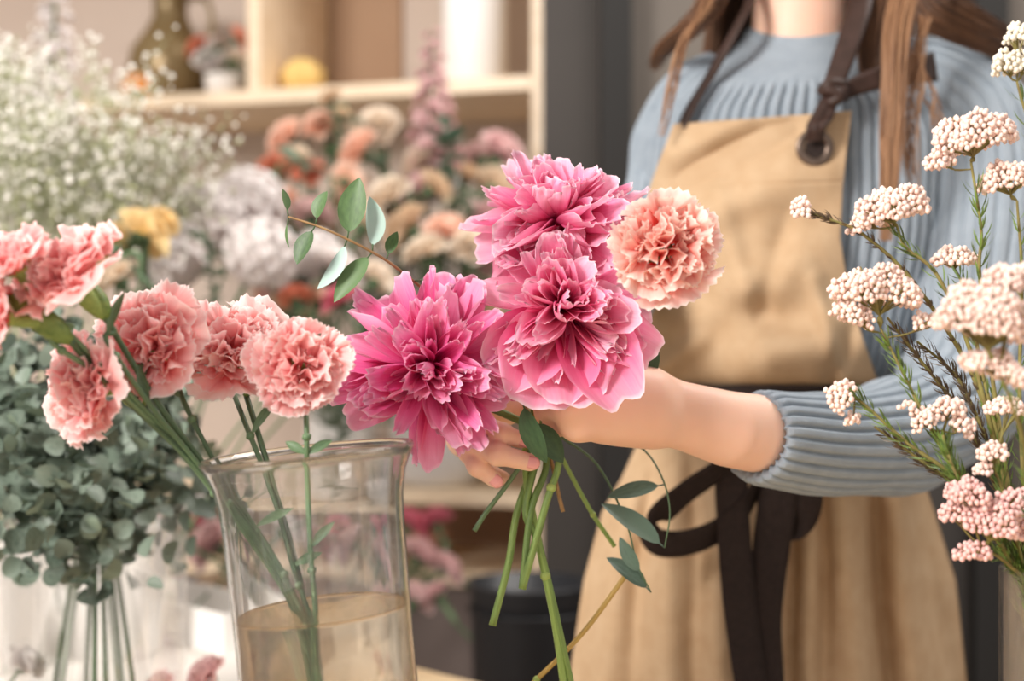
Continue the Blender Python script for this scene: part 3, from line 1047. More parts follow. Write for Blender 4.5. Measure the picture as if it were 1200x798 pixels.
# ---- her right hand (picture left), fingers wrapped round the stems towards the camera
RF = [  # mcp, pip, dip, tip, radius
    [P(556, 470, 1.150), P(566, 497, 1.093), P(588, 508, 1.078), P(611, 516, 1.082), .0079],
    [P(545, 485, 1.153), P(552, 518, 1.090), P(583, 532, 1.070), P(621, 542, 1.074), .0084],
    [P(540, 502, 1.158), P(549, 528, 1.098), P(560, 546, 1.084), P(579, 562, 1.086), .0079],
    [P(543, 518, 1.165), P(556, 540, 1.118), P(572, 553, 1.108), P(590, 560, 1.110), .0068]]


def right_hand(X):
    wr = P(628, 436, 1.215)
    h = seg_sdf(X, P(680, 385, 1.33), wr, .030, .0245, .85, YB)
    for f in RF:
        h = smin(h, seg_sdf(X, wr, f[0], .017, .0125), .014)
    h = smin(h, seg_sdf(X, wr, P(590, 475, 1.16), .020, .016), .016)
    fs = None
    for a, b, c, d, r in RF:
        f = seg_sdf(X, a, b, r * 1.2, r * 1.06)
        f = smin(f, seg_sdf(X, b, c, r * 1.04, r * .96), .005)
        f = smin(f, seg_sdf(X, c, d, r * .96, r * .80), .004)
        f = smin(f, np.linalg.norm(X - c + V(0, .0008, 0), axis=-1) - r * .98, .003)
        fs = f if fs is None else smin(fs, f, .0016)
    h = smin(h, fs, .006)
    th = seg_sdf(X, P(600, 462, 1.18), P(622, 478, 1.145), .015, .0115)
    th = smin(th, seg_sdf(X, P(622, 478, 1.145), P(648, 500, 1.14), .011, .0085), .006)
    return smin(h, th, .010)


HC = V(PX + .002, 1.505, 1.603)               # head


def ell(X, c, r, rot=None):
    D = (X - c) / np.array(r)
    k = np.linalg.norm(D, axis=-1)
    return (k - 1) * min(r)


def head(X):
    h = ell(X, HC + V(0, .012, .010), (.074, .093, .088))
    h = smin(h, ell(X, HC + V(0, -.030, -.058), (.052, .055, .062)), .045)
    h = smin(h, ell(X, HC + V(0, -.062, -.092), (.020, .020, .016)), .022)
    nt_ = HC + V(0, -.105, -.030)
    h = smin(h, seg_sdf(X, HC + V(0, -.082, .005), nt_, .006, .0085), .012)
    for s in (-1, 1):
        h = smin(h, ell(X, nt_ + V(s * .009, .008, -.002), (.007, .008, .006)), .007)
        h = smin(h, ell(X, HC + V(s * .035, -.055, -.032), (.020, .018, .018)), .022)       # cheek
        h = smin(h, ell(X, HC + V(s * .074, .012, -.018), (.008, .016, .028)), .006)        # ear
        h = np.maximum(h, -(np.linalg.norm(X - (HC + V(s * .030, -.088, .004)), axis=-1) - .0125))
    h = smin(h, ell(X, HC + V(0, -.083, -.062), (.022, .010, .0065)), .006)
    h = smin(h, seg_sdf(X, V(PX, 1.53, 1.40), HC + V(0, .020, -.05), .053, .050), .03)      # neck
    return h


def rest(X):
    b = seg_sdf(X, V(PX, 1.545, 1.40), V(PX - .005, 1.55, 1.33), .050, .080)
    for s in (-1, 1):
        b = smin(b, seg_sdf(X, V(PX, 1.55, 1.36), V(PX + s * .095, 1.55, 1.325), .038, .030), .03)
        b = smin(b, seg_sdf(X, V(PX + s * .070, 1.53, 1.27), V(PX - .015 + s * .055, 1.54, 1.03), .066, .064), .06)
        b = smin(b, seg_sdf(X, V(LX + s * .060, 1.565, .95), V(LX + s * .065, 1.565, .86), .076, .076), .06)
        b = smin(b, seg_sdf(X, V(LX + s * .070, 1.565, .84), V(LX + s * .08, 1.55, .48), .072, .050), .03)
        b = smin(b, seg_sdf(X, V(LX + s * .08, 1.55, .48), V(LX + s * .08, 1.57, .09), .053, .034), .03)
        b = smin(b, seg_sdf(X, V(LX + s * .08, 1.57, .05), V(LX + s * .09, 1.45, .035), .033, .028), .02)
    # upper arms down to the elbows, forearms to inside the sleeves
    b = smin(b, seg_sdf(X, P(1125, 170, 1.525), P(1135, 440, 1.41), .036, .035), .03)
    b = smin(b, seg_sdf(X, P(1118, 480, 1.37), P(1000, 516, 1.235), .036, .032), .02)
    for a_, b_ in (((830, 125, 1.58), (792, 170, 1.565)), ((792, 170, 1.565), (778, 250, 1.52)), ((778, 250, 1.52), (745, 305, 1.46)), ((745, 305, 1.46), (706, 352, 1.39))):
        b = smin(b, seg_sdf(X, P(*a_), P(*b_), .029, .029), .01)
    b = smin(b, seg_sdf(X, P(697, 366, 1.37), P(680, 385, 1.33), .030, .029), .02)
    return b


body = MB()
v_, f_ = surface_net(lambda X: left_hand(X), P(1000, 590, 1.23) * V(1, 0, 1) + V(-.62, .98, 0), P(1000, 380, 1.23) * V(1, 0, 1) + V(-.01, 1.25, 0.0), .0019)
body.add(v_, f_)
lo = V(-.055, 1.04, .97)
v_, f_ = surface_net(right_hand, lo, V(.085, 1.32, 1.12), .0019)
body.add(v_, f_)
v_, f_ = surface_net(head, V(PX - .10, 1.38, 1.36), V(PX + .10, 1.64, 1.76), .0035)
body.add(v_, f_)
v_, f_ = surface_net(rest, V(0.0, 1.18, 0.0), V(.62, 1.68, 1.44), .009)
body.add(v_, f_)
part(body, 'body', M['skin'], ppl)

# nails on the three fingertips that show
for k in (0, 1, 2):
    c, d, r = RF[k][2], RF[k][3], RF[k][4]
    A = nrm(d - c)
    up = nrm(V(0, -1, .15) - A * np.dot(V(0, -1, .15), A))
    T = np.cross(A, up)
    G = []
    for v in np.linspace(-1, 1, 9):
        row = []
        wd = .0048 * math.sqrt(max(0, 1 - max(0, abs(v) - .35) ** 2 / .55))
        for u in np.linspace(-1, 1, 7):
            row.append(d + A * (v * .0058 + .0010) + T * (u * wd) + up * (r * .84 - .0016 * u * u - .0006 * v * v - .0008 * (v > .6)))
        G.append(row)
    nl = MB()
    nl.grid(G)
    o = part(nl, 'fingernail', M['nail'], ppl)
    o.modifiers.new('thick', 'SOLIDIFY').thickness = .0007
# eyes, lips and brows
for s in (-1, 1):
    e = MB()
    e.ball(HC + V(s * .030, -.0765, .004), .0108, 3)
    part(e, 'eye', simple('eye_white', '#efeae4', .2), ppl)
    e = MB()
    e.ball(HC + V(s * .030, -.0850, -.0005), (.0050, .0030, .0050), 2)
    part(e, 'iris', simple('iris_brown', '#4a3020', .2), ppl)
    e = MB()
    e.grid([[HC + V(s * .030, -.0765, .004) + .0122 * V(math.cos(el) * math.sin(az), -math.cos(el) * math.cos(az), math.sin(el)) for az in np.linspace(-1.5, 1.5, 15)] for el in np.linspace(.10, 1.5, 9)])
    e.grid([[HC + V(s * .030, -.0765, .004) + .0120 * V(math.cos(el) * math.sin(az), -math.cos(el) * math.cos(az), math.sin(el)) for az in np.linspace(-1.5, 1.5, 15)] for el in np.linspace(-1.4, -.62, 6)])
    part(e, 'eyelid', M['skin'], ppl)
    e = MB()
    e.tube([HC + V(s * .014, -.089, .022), HC + V(s * .030, -.087, .027), HC + V(s * .048, -.072, .021)], [.0012, .002, .0008], 6)
    part(e, 'eyebrow', simple('brow_hair', '#5b3f2c', .8), ppl)
lp = MB()
lp.tube([HC + V(-.020, -.081, -.062), HC + V(-.009, -.093, -.0605), HC + V(0, -.095, -.062), HC + V(.009, -.093, -.0605), HC + V(.020, -.081, -.062)], [.001, .003, .003, .003, .001], 8)
lp.tube([HC + V(-.018, -.081, -.064), HC + V(0, -.0935, -.069), HC + V(.018, -.081, -.064)], [.001, .004, .001], 8)
part(lp, 'lips', simple('lips_pink', '#c97a70', .4), ppl)

# ---- trousers and shoes (below the frame)
tr = MB()
v_, f_ = surface_net(lambda X: np.maximum(rest(X) - .010, np.maximum(X[..., 2] - .98, .09 - X[..., 2])), V(.05, 1.40, .07), V(.56, 1.70, 1.0), .012)
tr.add(v_, f_)
part(tr, 'trousers', M['trouser'], ppl)
for s in (-1, 1):
    sh = MB()
    v_, f_ = surface_net(lambda X: np.maximum(smin(seg_sdf(X, V(LX + s * .08, 1.58, .05), V(LX + s * .09, 1.43, .036), .042, .037), seg_sdf(X, V(LX + s * .08, 1.575, .05), V(LX + s * .08, 1.575, .09), .042, .045), .02), .004 - X[..., 2]),
                         V(LX + s * .09 - .08, 1.36, -.01), V(LX + s * .09 + .08, 1.66, .15), .008)
    sh.add(v_, f_)
    part(sh, 'shoe', M['shoe'], ppl)

# ---- sweater
TZ = [1.438, 1.425, 1.408, 1.392, 1.372, 1.345, 1.315, 1.275, 1.22, 1.15, 1.07, 1.00, .93, .84, .79]
TXc = [.314, .314, .313, .313, .312, .311, .310, .308, .306, .300, .292, .285, .281, .280, .280]
TA = [.060, .064, .078, .103, .136, .160, .172, .177, .175, .168, .152, .142, .148, .162, .166]
TB = [.058, .062, .074, .086, .096, .103, .108, .114, .121, .125, .115, .107, .108, .112, .114]
TT = [.55, .55, .50, .38, .25, .12, .05, 0, 0, 0, 0, 0, 0, 0, 0]
YC = 1.535


def groove(x):
    """ribbing: flat bands parted by narrow furrows, x counted in ribs"""
    f = np.abs((x % 1.0) - .5) * 2
    return -np.exp(-((1 - f) / .32) ** 2) - .18 * (1 - f) ** 2 * 0


def tor(z):
    zz = TZ[::-1]
    return [float(np.interp(z, zz, a[::-1])) for a in (TXc, TA, TB, TT)]


swm = MB()
nth = 900
th = np.linspace(0, 2 * PI, nth, endpoint=False)
zs = np.concatenate([np.linspace(1.438, 1.30, 56), np.linspace(1.297, .955, 80)])
G = []
for z in zs:
    cx, a, b, tt = tor(z)
    col = float(sstep(1.360, 1.385, z))             # smooth collar yoke at the top
    g_ = groove(th / (2 * PI) * 76) * .0060 * (1 - col)
    fold = .003 * np.sin(th * 3 + z * 22) * math.sin(z * 30) * (1 - col)
    ca, sa = np.cos(th), np.sin(th)
    k = g_ + fold
    if z > 1.428:
        k = k - .004 * ((z - 1.428) / .010) ** 2
    x = cx + (a + k) * ca
    y = YC + (b + k) * sa
    zz = z + tt * (y - YC) * .55
    G.append(np.stack([x, y, zz], -1))
swm.grid(G, close_u=True)
sweater = part(swm, 'sweater', M['knit'], ppl)


def sleeve(pts, rad, ribs, seed, cuff=True):
    path = catmull([P(*p) for p in pts], 150)
    n = len(path)
    R = np.interp(np.linspace(0, 1, n), np.linspace(0, 1, len(rad)), rad)
    T = np.gradient(path, axis=0)
    T /= np.linalg.norm(T, axis=1)[:, None]
    N = nrm(np.cross(T[0], V(0, 1, 0)))
    th = np.linspace(0, 2 * PI, 360, endpoint=False)
    G = []
    for i in range(n):
        N = nrm(N - T[i] * np.dot(N, T[i]))
        B = np.cross(T[i], N)
        t = i / (n - 1)
        w = .0028 * math.sin(t * 46 + seed) * np.cos(th * 2 + seed + t * 5) * math.exp(-((t - .62) / .2) ** 2) * 2.2
        g_ = groove(th / (2 * PI) * ribs) * .0038
        r = R[i] + w + g_
        if i > n - 3:
            r = r - .0015 * (i - n + 3)
        G.append(path[i] + r[:, None] * (np.cos(th)[:, None] * N + np.sin(th)[:, None] * B))
    # turn the cuff inwards
    for q in (.0045, .008):
        G.append(G[n - 1] - T[-1] * q * .6 + (path[-1] - G[n - 1]) * (q / R[-1]))
    G.append(path[-1] - T[-1] * .03 + (G[n - 1] - path[-1]) * .72)
    mb = MB()
    mb.grid(G, close_u=True)
    return part(mb, 'sleeve', M['knit'], sweater)


def part2(mb, name, mat, parent):
    return mb.build(name, mat, parent, origin=np.array(WORLD[parent.name]))


sleeve([(1020, 88, 1.545), (1085, 106, 1.535), (1140, 150, 1.515), (1158, 220, 1.49), (1152, 320, 1.45), (1140, 410, 1.41), (1110, 482, 1.35), (1040, 514, 1.265), (960, 520, 1.19), (884, 512, 1.135)],
       [.040, .058, .066, .066, .062, .060, .057, .050, .043, .0385], 24, 1.0)
sleeve([(850, 95, 1.58), (815, 122, 1.575), (792, 170, 1.565), (778, 250, 1.52), (708, 352, 1.395), (684, 380, 1.335), (655, 408, 1.27)],
       [.038, .046, .049, .048, .044, .039, .036], 22, 2.0)

# ---- apron
AP = np.array([(138, 790, 998), (180, 775, 992), (220, 762, 987), (280, 742, 984), (340, 735, 994), (400, 735, 1012), (440, 742, 1026), (470, 752, 1040), (500, 752, 1052), (520, 747, 1066), (560, 729, 1082),
               (600, 706, 1095), (680, 684, 1120), (798, 667, 1133), (900, 655, 1142), (1010, 645, 1150)], float)
FOLDS = [  # x0, y0, x1, y1, width px, height m
    (925, 150, 800, 212, 17, -.010), (985, 190, 800, 262, 24, .006), (870, 140, 790, 180, 14, .004),
    (960, 300, 800, 380, 26, .008), (985, 400, 800, 340, 22, -.006), (880, 420, 1010, 395, 34, .016), (840, 230, 900, 440, 16, .005), (925, 250, 880, 400, 14, -.004),
    (740, 462, 1060, 476, 16, -.020), (820, 400, 760, 440, 14, .008), (1000, 380, 975, 445, 12, -.006), (955, 330, 985, 440, 12, .006)]
GATH = [  # x at y 500, x at y 800, width, height
    (752, 700, 18, .013), (770, 742, 13, -.012), (790, 776, 16, .011), (812, 818, 12, -.010), (832, 850, 15, .009), (868, 872, 14, -.008), (905, 905, 12, .008), (925, 930, 10, -.016), (945, 950, 12, .010),
    (962, 966, 9, -.012), (985, 1000, 17, .018), (1022, 1040, 13, -.034), (1040, 1080, 24, .018), (1060, 1112, 10, -.010)]


def apron_depth(px, py, edge=0.0):
    L = np.interp(py, AP[:, 0], AP[:, 1])
    Rr = np.interp(py, AP[:, 0], AP[:, 2])
    z = 1.10 + (399 - py) / F * 1.42
    cx, a, b, tt = tor(max(z, .80))
    x = (px - 600) / F * 1.43
    d_body = YC - (b + .013) * math.sqrt(max(.06, 1 - ((x - cx) / (a + .012)) ** 2))
    q_ = (px - (L + Rr) / 2) / ((Rr - L) / 2)
    d_skirt = 1.545 - lerp(.125, .155, min(1, max(0, (py - 480) / 300))) * math.sqrt(max(.10, 1 - .92 * q_ * q_))
    k = float(sstep(470, 560, py))
    d = lerp(d_body, d_skirt, k)
    h = 0.0
    for x0, y0, x1, y1, w, hh in FOLDS:
        vx, vy = x1 - x0, y1 - y0
        t = min(1, max(0, ((px - x0) * vx + (py - y0) * vy) / (vx * vx + vy * vy)))
        dd = math.hypot(px - x0 - t * vx, py - y0 - t * vy)
        h += 1.9 * hh * math.exp(-(dd / w) ** 2) * (.4 + .6 * math.sin(PI * (.1 + .8 * t)))
    if py > 470:
        g = float(sstep(470, 600, py))
        for x5, x8, w, hh in GATH:
            t = (py - 500) / 300.0
            xx = lerp(x5, x8, t) + 3 * math.sin(py * .02 + x5)
            h += hh * g * math.exp(-((px - xx) / (w * (1 + .25 * t))) ** 2)
    if 205 < py < 225:
        yy = 219 - (px - 770) * .028
        h -= .0012 * math.exp(-((py - yy) / 1.6) ** 2)
    h += .0008 * math.sin(px * .11 + py * .05) * math.sin(py * .07 - px * .03)
    lim = d_body + .009 - .0005                       # the cloth never sinks into the knit
    return min(d - h, lerp(lim, 9.0, k))


am = MB()
rows = np.concatenate([np.linspace(138, 204, 24), np.linspace(206, 226, 22), np.linspace(230, 900, 180), np.linspace(910, 1010, 10)])
G = []
for py in rows:
    L = np.interp(py, AP[:, 0], AP[:, 1])
    Rr = np.interp(py, AP[:, 0], AP[:, 2])
    row = []
    for s in np.linspace(0, 1, 190):
        px = lerp(L, Rr, s)
        yy = py + (.5 - s) * 16 * (1 - float(sstep(138, 230, py)))
        row.append(P(px, yy, apron_depth(px, yy)))
    G.append(row)
am.grid(G)
apron = part(am, 'apron', M['canvas'], ppl)
sd = apron.modifiers.new('cloth', 'SOLIDIFY')
sd.thickness = .0022
sd.offset = 0


def strip(name, pts, width, mat, wdir=None, n=50, th=.0016, parent=None, taper=None):
    """a flat tape: pts (px, py, d), width in metres, wdir the way its width lies"""
    path = catmull([P(*p) for p in pts], n)
    T = np.gradient(path, axis=0)
    T /= np.linalg.norm(T, axis=1)[:, None]
    G = []
    for i in range(n):
        t = i / (n - 1)
        wd = wdir(t) if callable(wdir) else (V(*wdir) if wdir is not None else np.cross(T[i], V(0, 1, 0)))
        wd = nrm(wd - T[i] * np.dot(wd, T[i]))
        nn = np.cross(T[i], wd)
        w = width * (taper(t) if taper else 1)
        row = []
        for a, b in ((-1, -1), (-.5, -1.2), (0, -1), (.5, -1.2), (1, -1), (1, 1), (.5, .8), (0, 1), (-.5, .8), (-1, 1)):
            row.append(path[i] + wd * a * w / 2 + nn * b * th / 2)
        G.append(row)
    mb = MB()
    mb.grid(G, close_u=True)
    mb.f.append(tuple(range(10)))
    mb.f.append(tuple((n - 1) * 10 + k for k in range(10))[::-1])
    return part(mb, name, M[mat], parent or apron, smooth=True)


def dfront(px, py, off=.006):
    z = 1.10 + (399 - py) / F * 1.44
    cx, a, b, tt = tor(min(max(z, .8), 1.44))
    x = (px - 600) / F * 1.45
    return YC - (b + off) * math.sqrt(max(.05, 1 - ((x - cx) / (a + .01)) ** 2))


# shoulder straps
strip('strap', [(885, -55, 1.53), (880, -5, 1.478), (866, 28, 1.462), (836, 82, dfront(836, 82, .012)), (812, 122, dfront(812, 122, .012)), (799, 150, dfront(799, 150, .012))], .0125, 'strap', wdir=(.8, -.75, .25), th=.003)
strip('strap', [(1010, -60, 1.53), (1008, 0, 1.462), (998, 40, 1.435), (984, 80, 1.418), (974, 106, 1.410)], .024, 'strap', wdir=lambda t: V(1, -.15, .2), th=.0035, taper=lambda t: 1.15 - .35 * t)
strip('strap', [(976, 112, 1.402), (970, 135, 1.398), (961, 148, 1.386), (957, 164, 1.392)], .012, 'strap', wdir=(1, 0, .3), th=.004)
strip('strap', [(970, 112, 1.402), (957, 138, 1.398), (951, 150, 1.386), (952, 165, 1.392)], .010, 'strap', wdir=(1, 0, .3), th=.004)
strip('strap', [(980, 112, 1.404), (1005, 100, 1.412), (1035, 90, 1.415), (1065, 84, 1.425), (1096, 78, 1.452)], .026, 'strap', wdir=(.1, .1, 1), th=.003, taper=lambda t: .6 + .55 * t)
kn = MB()
for (a, b, c_, r_) in (((966, 98, 1.404), (986, 104, 1.402), (985, 118, 1.402), .0065), ((968, 104, 1.398), (984, 112, 1.396), (972, 122, 1.400), .006), ((963, 110, 1.404), (972, 99, 1.398), (988, 100, 1.404), .0065)):
    kn.tube(catmull([P(*a), P(*b), P(*c_)], 14), r_, 12)
part(kn, 'strap_knot', M['strap'], apron)
ec = P(955, 173, apron_depth(955, 173) - .009)
ey = MB()
G = []
for a in np.linspace(0, 2 * PI, 48, endpoint=False):
    row = []
    for b in np.linspace(0, 2 * PI, 14, endpoint=False):
        rr = .0145 + .0044 * math.cos(b)
        row.append(ec + V(rr * math.cos(a), -.0022 * math.sin(b), rr * math.sin(a) * .98))
    G.append(row)
ey.grid(G, close_u=True, close_v=True)
part(ey, 'eyelet', M['eyelet'], apron)
ho = MB()
ho.lathe([(1e-4, 0), (.0098, 0)], 32)
ho.v[-1] = ho.v[-1] @ np.array([[1, 0, 0], [0, 0, 1], [0, -1, 0]]).T + ec + V(0, -.0002, 0)
part(ho, 'eyelet_hole', M['tape'], apron)

# waist tape and bow
def wpt(px, py, off):
    return (px, py, apron_depth(px, py) - off)
G = []
for i in range(9):
    py0 = lerp(450, 486, i / 8)
    G.append([P(px, py0 + (px - 752) * .01, apron_depth(px, py0) - .005 - .001 * math.sin(i * PI / 8)) for px in np.linspace(750, 1048, 90)])
bl_ = MB()
bl_.grid(G)
bo = part(bl_, 'waist_tape', M['tape'], apron)
bo.modifiers.new('thick', 'SOLIDIFY').thickness = .0018
strip('tie_loop', [(888, 512, 1.372), (850, 545, 1.352), (800, 580, 1.345), (768, 612, 1.35), (778, 637, 1.36), (825, 630, 1.365), (868, 600, 1.37), (892, 560, 1.375)], .031, 'tape', wdir=lambda t: V(.35 - .3 * t, -.45, .85))
strip('tie_loop', [(905, 520, 1.372), (938, 545, 1.355), (950, 580, 1.35), (940, 612, 1.36), (915, 625, 1.37), (902, 600, 1.378), (900, 550, 1.38)], .024, 'tape', wdir=lambda t: V(.85, -.6, .35))
strip('tie_end', [(872, 515, 1.365), (858, 560, 1.362), (860, 620, 1.360), (866, 700, 1.355), (880, 800, 1.352), (892, 880, 1.352)], .032, 'tape', wdir=(1, .1, 0))
strip('tie_end', [(912, 515, 1.368), (915, 560, 1.366), (904, 640, 1.362), (896, 720, 1.358), (900, 790, 1.356), (905, 860, 1.356)], .036, 'tape', wdir=(1, -.35, 0), taper=lambda t: 1.15 - .4 * t)

# ---- hair
def hair_mat(name, c1, c2):
    t = NT(name)
    at = t.n('Attribute', _attribute_name='rnd')
    r = t.ramp(at, 'Fac', [(0.0, c1), (1.0, c2)])
    p = t.n('BsdfPrincipled', Roughness=.42)
    t.l(r, 'Color', p, 'Base Color')
    p.inputs['Specular IOR Level'].default_value = .5
    t.l(p, 'BSDF', t.out, 'Surface')
    return t.m


M['hair'] = hair_mat('brown_hair', '#402b20', '#94694a')
M['hair_light'] = hair_mat('light_brown_hair', '#7c563c', '#c89a72')


def lock(mb, pts, hw, hd, n, seed, rad=.00065, m=26, jit=.004, emin=.82):
    rs = np.random.RandomState(seed)
    path = catmull([P(*p) if len(p) == 3 and abs(p[0]) > 5 else V(*p) for p in pts], m)
    tt = np.linspace(0, 1, m)
    W = np.interp(tt, np.linspace(0, 1, len(hw)), hw)
    D = np.interp(tt, np.linspace(0, 1, len(hd)), hd)
    T = np.gradient(path, axis=0)
    T /= np.linalg.norm(T, axis=1)[:, None]
    for _ in range(n):
        a, r = rs.uniform(0, 2 * PI), math.sqrt(rs.uniform(0, 1))
        p1, p2, ph = rs.uniform(1, 4), rs.uniform(1, 4), rs.uniform(0, 6)
        e = rs.uniform(emin, 1.0)
        k = max(6, int(m * e))
        q = []
        for i in range(k):
            S = nrm(np.cross(T[i], V(0, 1, 0)))
            B = np.cross(S, T[i])
            o = S * (math.cos(a) * r * W[i] + jit * .4 * math.sin(p1 * tt[i] * 3 + ph)) + B * (math.sin(a) * r * D[i] + jit * .4 * math.sin(p2 * tt[i] * 3 + ph * 2))
            q.append(path[i] + o)
        mb.tube(q, np.linspace(rad, rad * .6, k), 4, r=rs.rand(), caps=False)


hr = MB()
lock(hr, [(985, -250, 1.52), (1018, -200, 1.51), (1040, -140, 1.50), (1036, -60, 1.49), (1034, 0, 1.475), (1026, 50, 1.46), (1030, 105, 1.455), (1050, 170, 1.46)], [.022, .024, .022, .018, .010], [.02, .02, .014, .01, .006], 330, 1)
lock(hr, [(990, -250, 1.55), (1030, -200, 1.54), (1056, -140, 1.53), (1072, -60, 1.50), (1090, 0, 1.475), (1128, 26, 1.465), (1172, 48, 1.50), (1200, 70, 1.58)], [.030, .034, .030, .022, .014], [.02, .02, .012, .008, .008], 420, 2)
lock(hr, [(895, -250, 1.53), (864, -200, 1.52), (850, -140, 1.51), (846, -60, 1.50), (836, 0, 1.49), (806, 34, 1.495), (776, 60, 1.55), (765, 85, 1.60)], [.020, .020, .016, .011, .006], [.02, .02, .012, .008, .006], 300, 3)
# hair over the head: strands from the parting round the skull and down the back
rs_h = np.random.RandomState(9)
for i in range(900):
    az = rs_h.uniform(-1, 1) * 2.25                        # 0 = back of the head
    s0 = rs_h.uniform(.0, .45)
    q = []
    rr = 1.03 + rs_h.uniform(0, .06)
    for t in np.linspace(0, 1, 12):
        el_ = PI / 2 - (s0 + t * 1.5)
        q.append(HC + V(0, .012, .010) + V(math.sin(az) * math.cos(el_) * .076, math.cos(az) * math.cos(el_) * .095, math.sin(el_) * .090) * rr)
    last = q[-1]
    end = V(last[0] + .03 * math.sin(az) + rs_h.normal() * .006, max(last[1], 1.53) + .075 + .03 * rs_h.rand(), rs_h.uniform(1.12, 1.30))
    if abs(az) > 1.5:
        end = V(last[0] + .035 * np.sign(math.sin(az)), last[1] + .02, 1.45)
    q += [lerp(last, end, t) + V(0, .02 * math.sin(t * PI), 0) for t in (.2, .4, .6, .8, 1)]
    hr.tube(q, .0011, 4, r=rs_h.rand() * .7, caps=False)
# close under-layer of the hair
hc = MB()
v_, f_ = surface_net(lambda X: np.maximum(ell(X, HC + V(0, .014, .014), (.079, .098, .093)), np.maximum(-(X[..., 1] - HC[1] + .045 - .35 * (X[..., 2] - HC[2])), -(X[..., 2] - HC[2] + .055))), V(PX - .1, 1.38, 1.5), V(PX + .1, 1.64, 1.76), .006)
hr.add(v_, f_, r=.1)
hair = part(hr, 'hair', M['hair'], ppl)
hl = MB()
lock(hl, [(975, -245, 1.46), (1025, -195, 1.45), (1062, -130, 1.44), (1068, -50, 1.41), (1052, 30, 1.385), (1047, 110, 1.375), (1043, 200, 1.372), (1036, 315, 1.378)], [.013, .0155, .0145, .0130, .0110, .004], [.008, .008, .007, .006, .005, .003], 420, 4, emin=.68)
lock(hl, [(1082, 20, 1.40), (1072, 90, 1.395), (1066, 160, 1.39), (1070, 230, 1.39)], [.006, .005, .003], [.003, .003, .002], 26, 5, jit=.012)
lock(hl, [(900, -245, 1.47), (862, -180, 1.47), (848, -90, 1.47), (828, 0, 1.455), (800, 50, 1.44), (786, 110, 1.435), (772, 175, 1.44)], [.003, .0028, .002, .0015], [.003, .003, .002], 34, 6, jit=.010)
lock(hl, [(1060, 60, 1.40), (1090, 110, 1.40), (1100, 160, 1.40)], [.004, .003], [.002, .002], 14, 7, jit=.015)
part(hl, 'hair_lock', M['hair_light'], ppl)
# ================================================================ camera, light, room
cam_d = bpy.data.cameras.new('camera')
cam = bpy.data.objects.new('camera', cam_d)
COL.objects.link(cam)
cam.location = CAM
cam.rotation_euler = (PI / 2, 0, 0)
cam_d.lens = 50.0
cam_d.sensor_width = 36.0
cam_d.dof.use_dof = True
cam_d.dof.focus_distance = 1.045
cam_d.dof.aperture_fstop = 3.0
cam_d.clip_start = 0.05
bpy.context.scene.camera = cam

w = bpy.data.worlds.new('daylight')
bpy.context.scene.world = w
w.use_nodes = True
nt = w.node_tree
bg = nt.nodes['Background']
bg.inputs['Color'].default_value = (1.0, .94, .90, 1)
bg.inputs['Strength'].default_value = 0.54


def area(name, loc, target, size, power, col, sy=None):
    ld = bpy.data.lights.new(name, 'AREA')
    ld.shape = 'RECTANGLE'
    ld.size = size
    ld.size_y = sy or size
    ld.energy = power
    ld.color = col
    o = bpy.data.objects.new(name, ld)
    COL.objects.link(o)
    o.location = loc
    o.rotation_euler = (Vector(target) - Vector(loc)).to_track_quat('-Z', 'Y').to_euler()
    return o


area('window_daylight', (-1.7, -0.5, 2.3), (0.1, 1.3, 1.0), 0.8, 84, (1.0, .95, .90))
area('background_fill', (0.9, 2.0, 2.9), (-.3, 2.2, 1.0), 1.2, 42, (1.0, .95, .90))  # unseen fill light, added to brighten the shelf and the flowers behind
vs = bpy.context.scene.view_settings
vs.view_transform = 'Standard'
vs.look = 'None'
vs.gamma = 1.0
vs.use_curve_mapping = False
vs.exposure = 0.34
bpy.context.scene.cycles.use_denoising = True
bpy.context.scene.cycles.max_bounces = 14
bpy.context.scene.cycles.transmission_bounces = 12
bpy.context.scene.cycles.transparent_max_bounces = 12

M['floor'] = wood('grey_floor', '#8d8178', '#a0948a', 3)
M['wall'] = simple('taupe_wall', '#b5a496', .9, '#ac9b8d', 3)
M['dark'] = simple('charcoal_panel', '#3f3a36', .55, '#373330', 3)
M['dark3'] = simple('warm_charcoal_panel', '#686058', .6, '#5f5750', 3)
M['dark2'] = simple('black_panel', '#1f1d1b', .5)
M['birch'] = wood('pale_birch', '#dcc3a2', '#e9d4b8', 3.0)
M['back'] = simple('shelf_back_panel', '#cbbcb0', .8, '#c0b0a4', 4)
fl = MB()
fl.box((-4, -1.5, -.05), (4, 3.5, 0))
tag(fl.build('floor', M['floor'], smooth=False), kind='structure')
wb = MB()
wb.box((-4, 3.2, 0), (4, 3.3, 3))
tag(wb.build('wall_back', M['wall'], smooth=False), kind='structure')
# dark panelled wardrobe wall beside the shelf
dk = thing('panel_wall', (0.9, 2.95, 0), 'dark charcoal panelled partition behind the person', 'partition')
for k, (x0, x1, y, m) in enumerate(((.053, .150, 2.46, 'dark'), (.152, .205, 2.43, 'dark2'), (.207, .44, 2.50, 'dark3'), (.442, .80, 2.50, 'dark'), (.802, .86, 2.46, 'dark2'), (.862, .93, 2.50, 'dark3'), (.932, 2.6, 2.48, 'dark2'))):
    pn = MB()
    pn.box((x0, y, 0), (x1, y + .04, 2.9))
    part(pn, 'panel', M[m], dk, smooth=False)

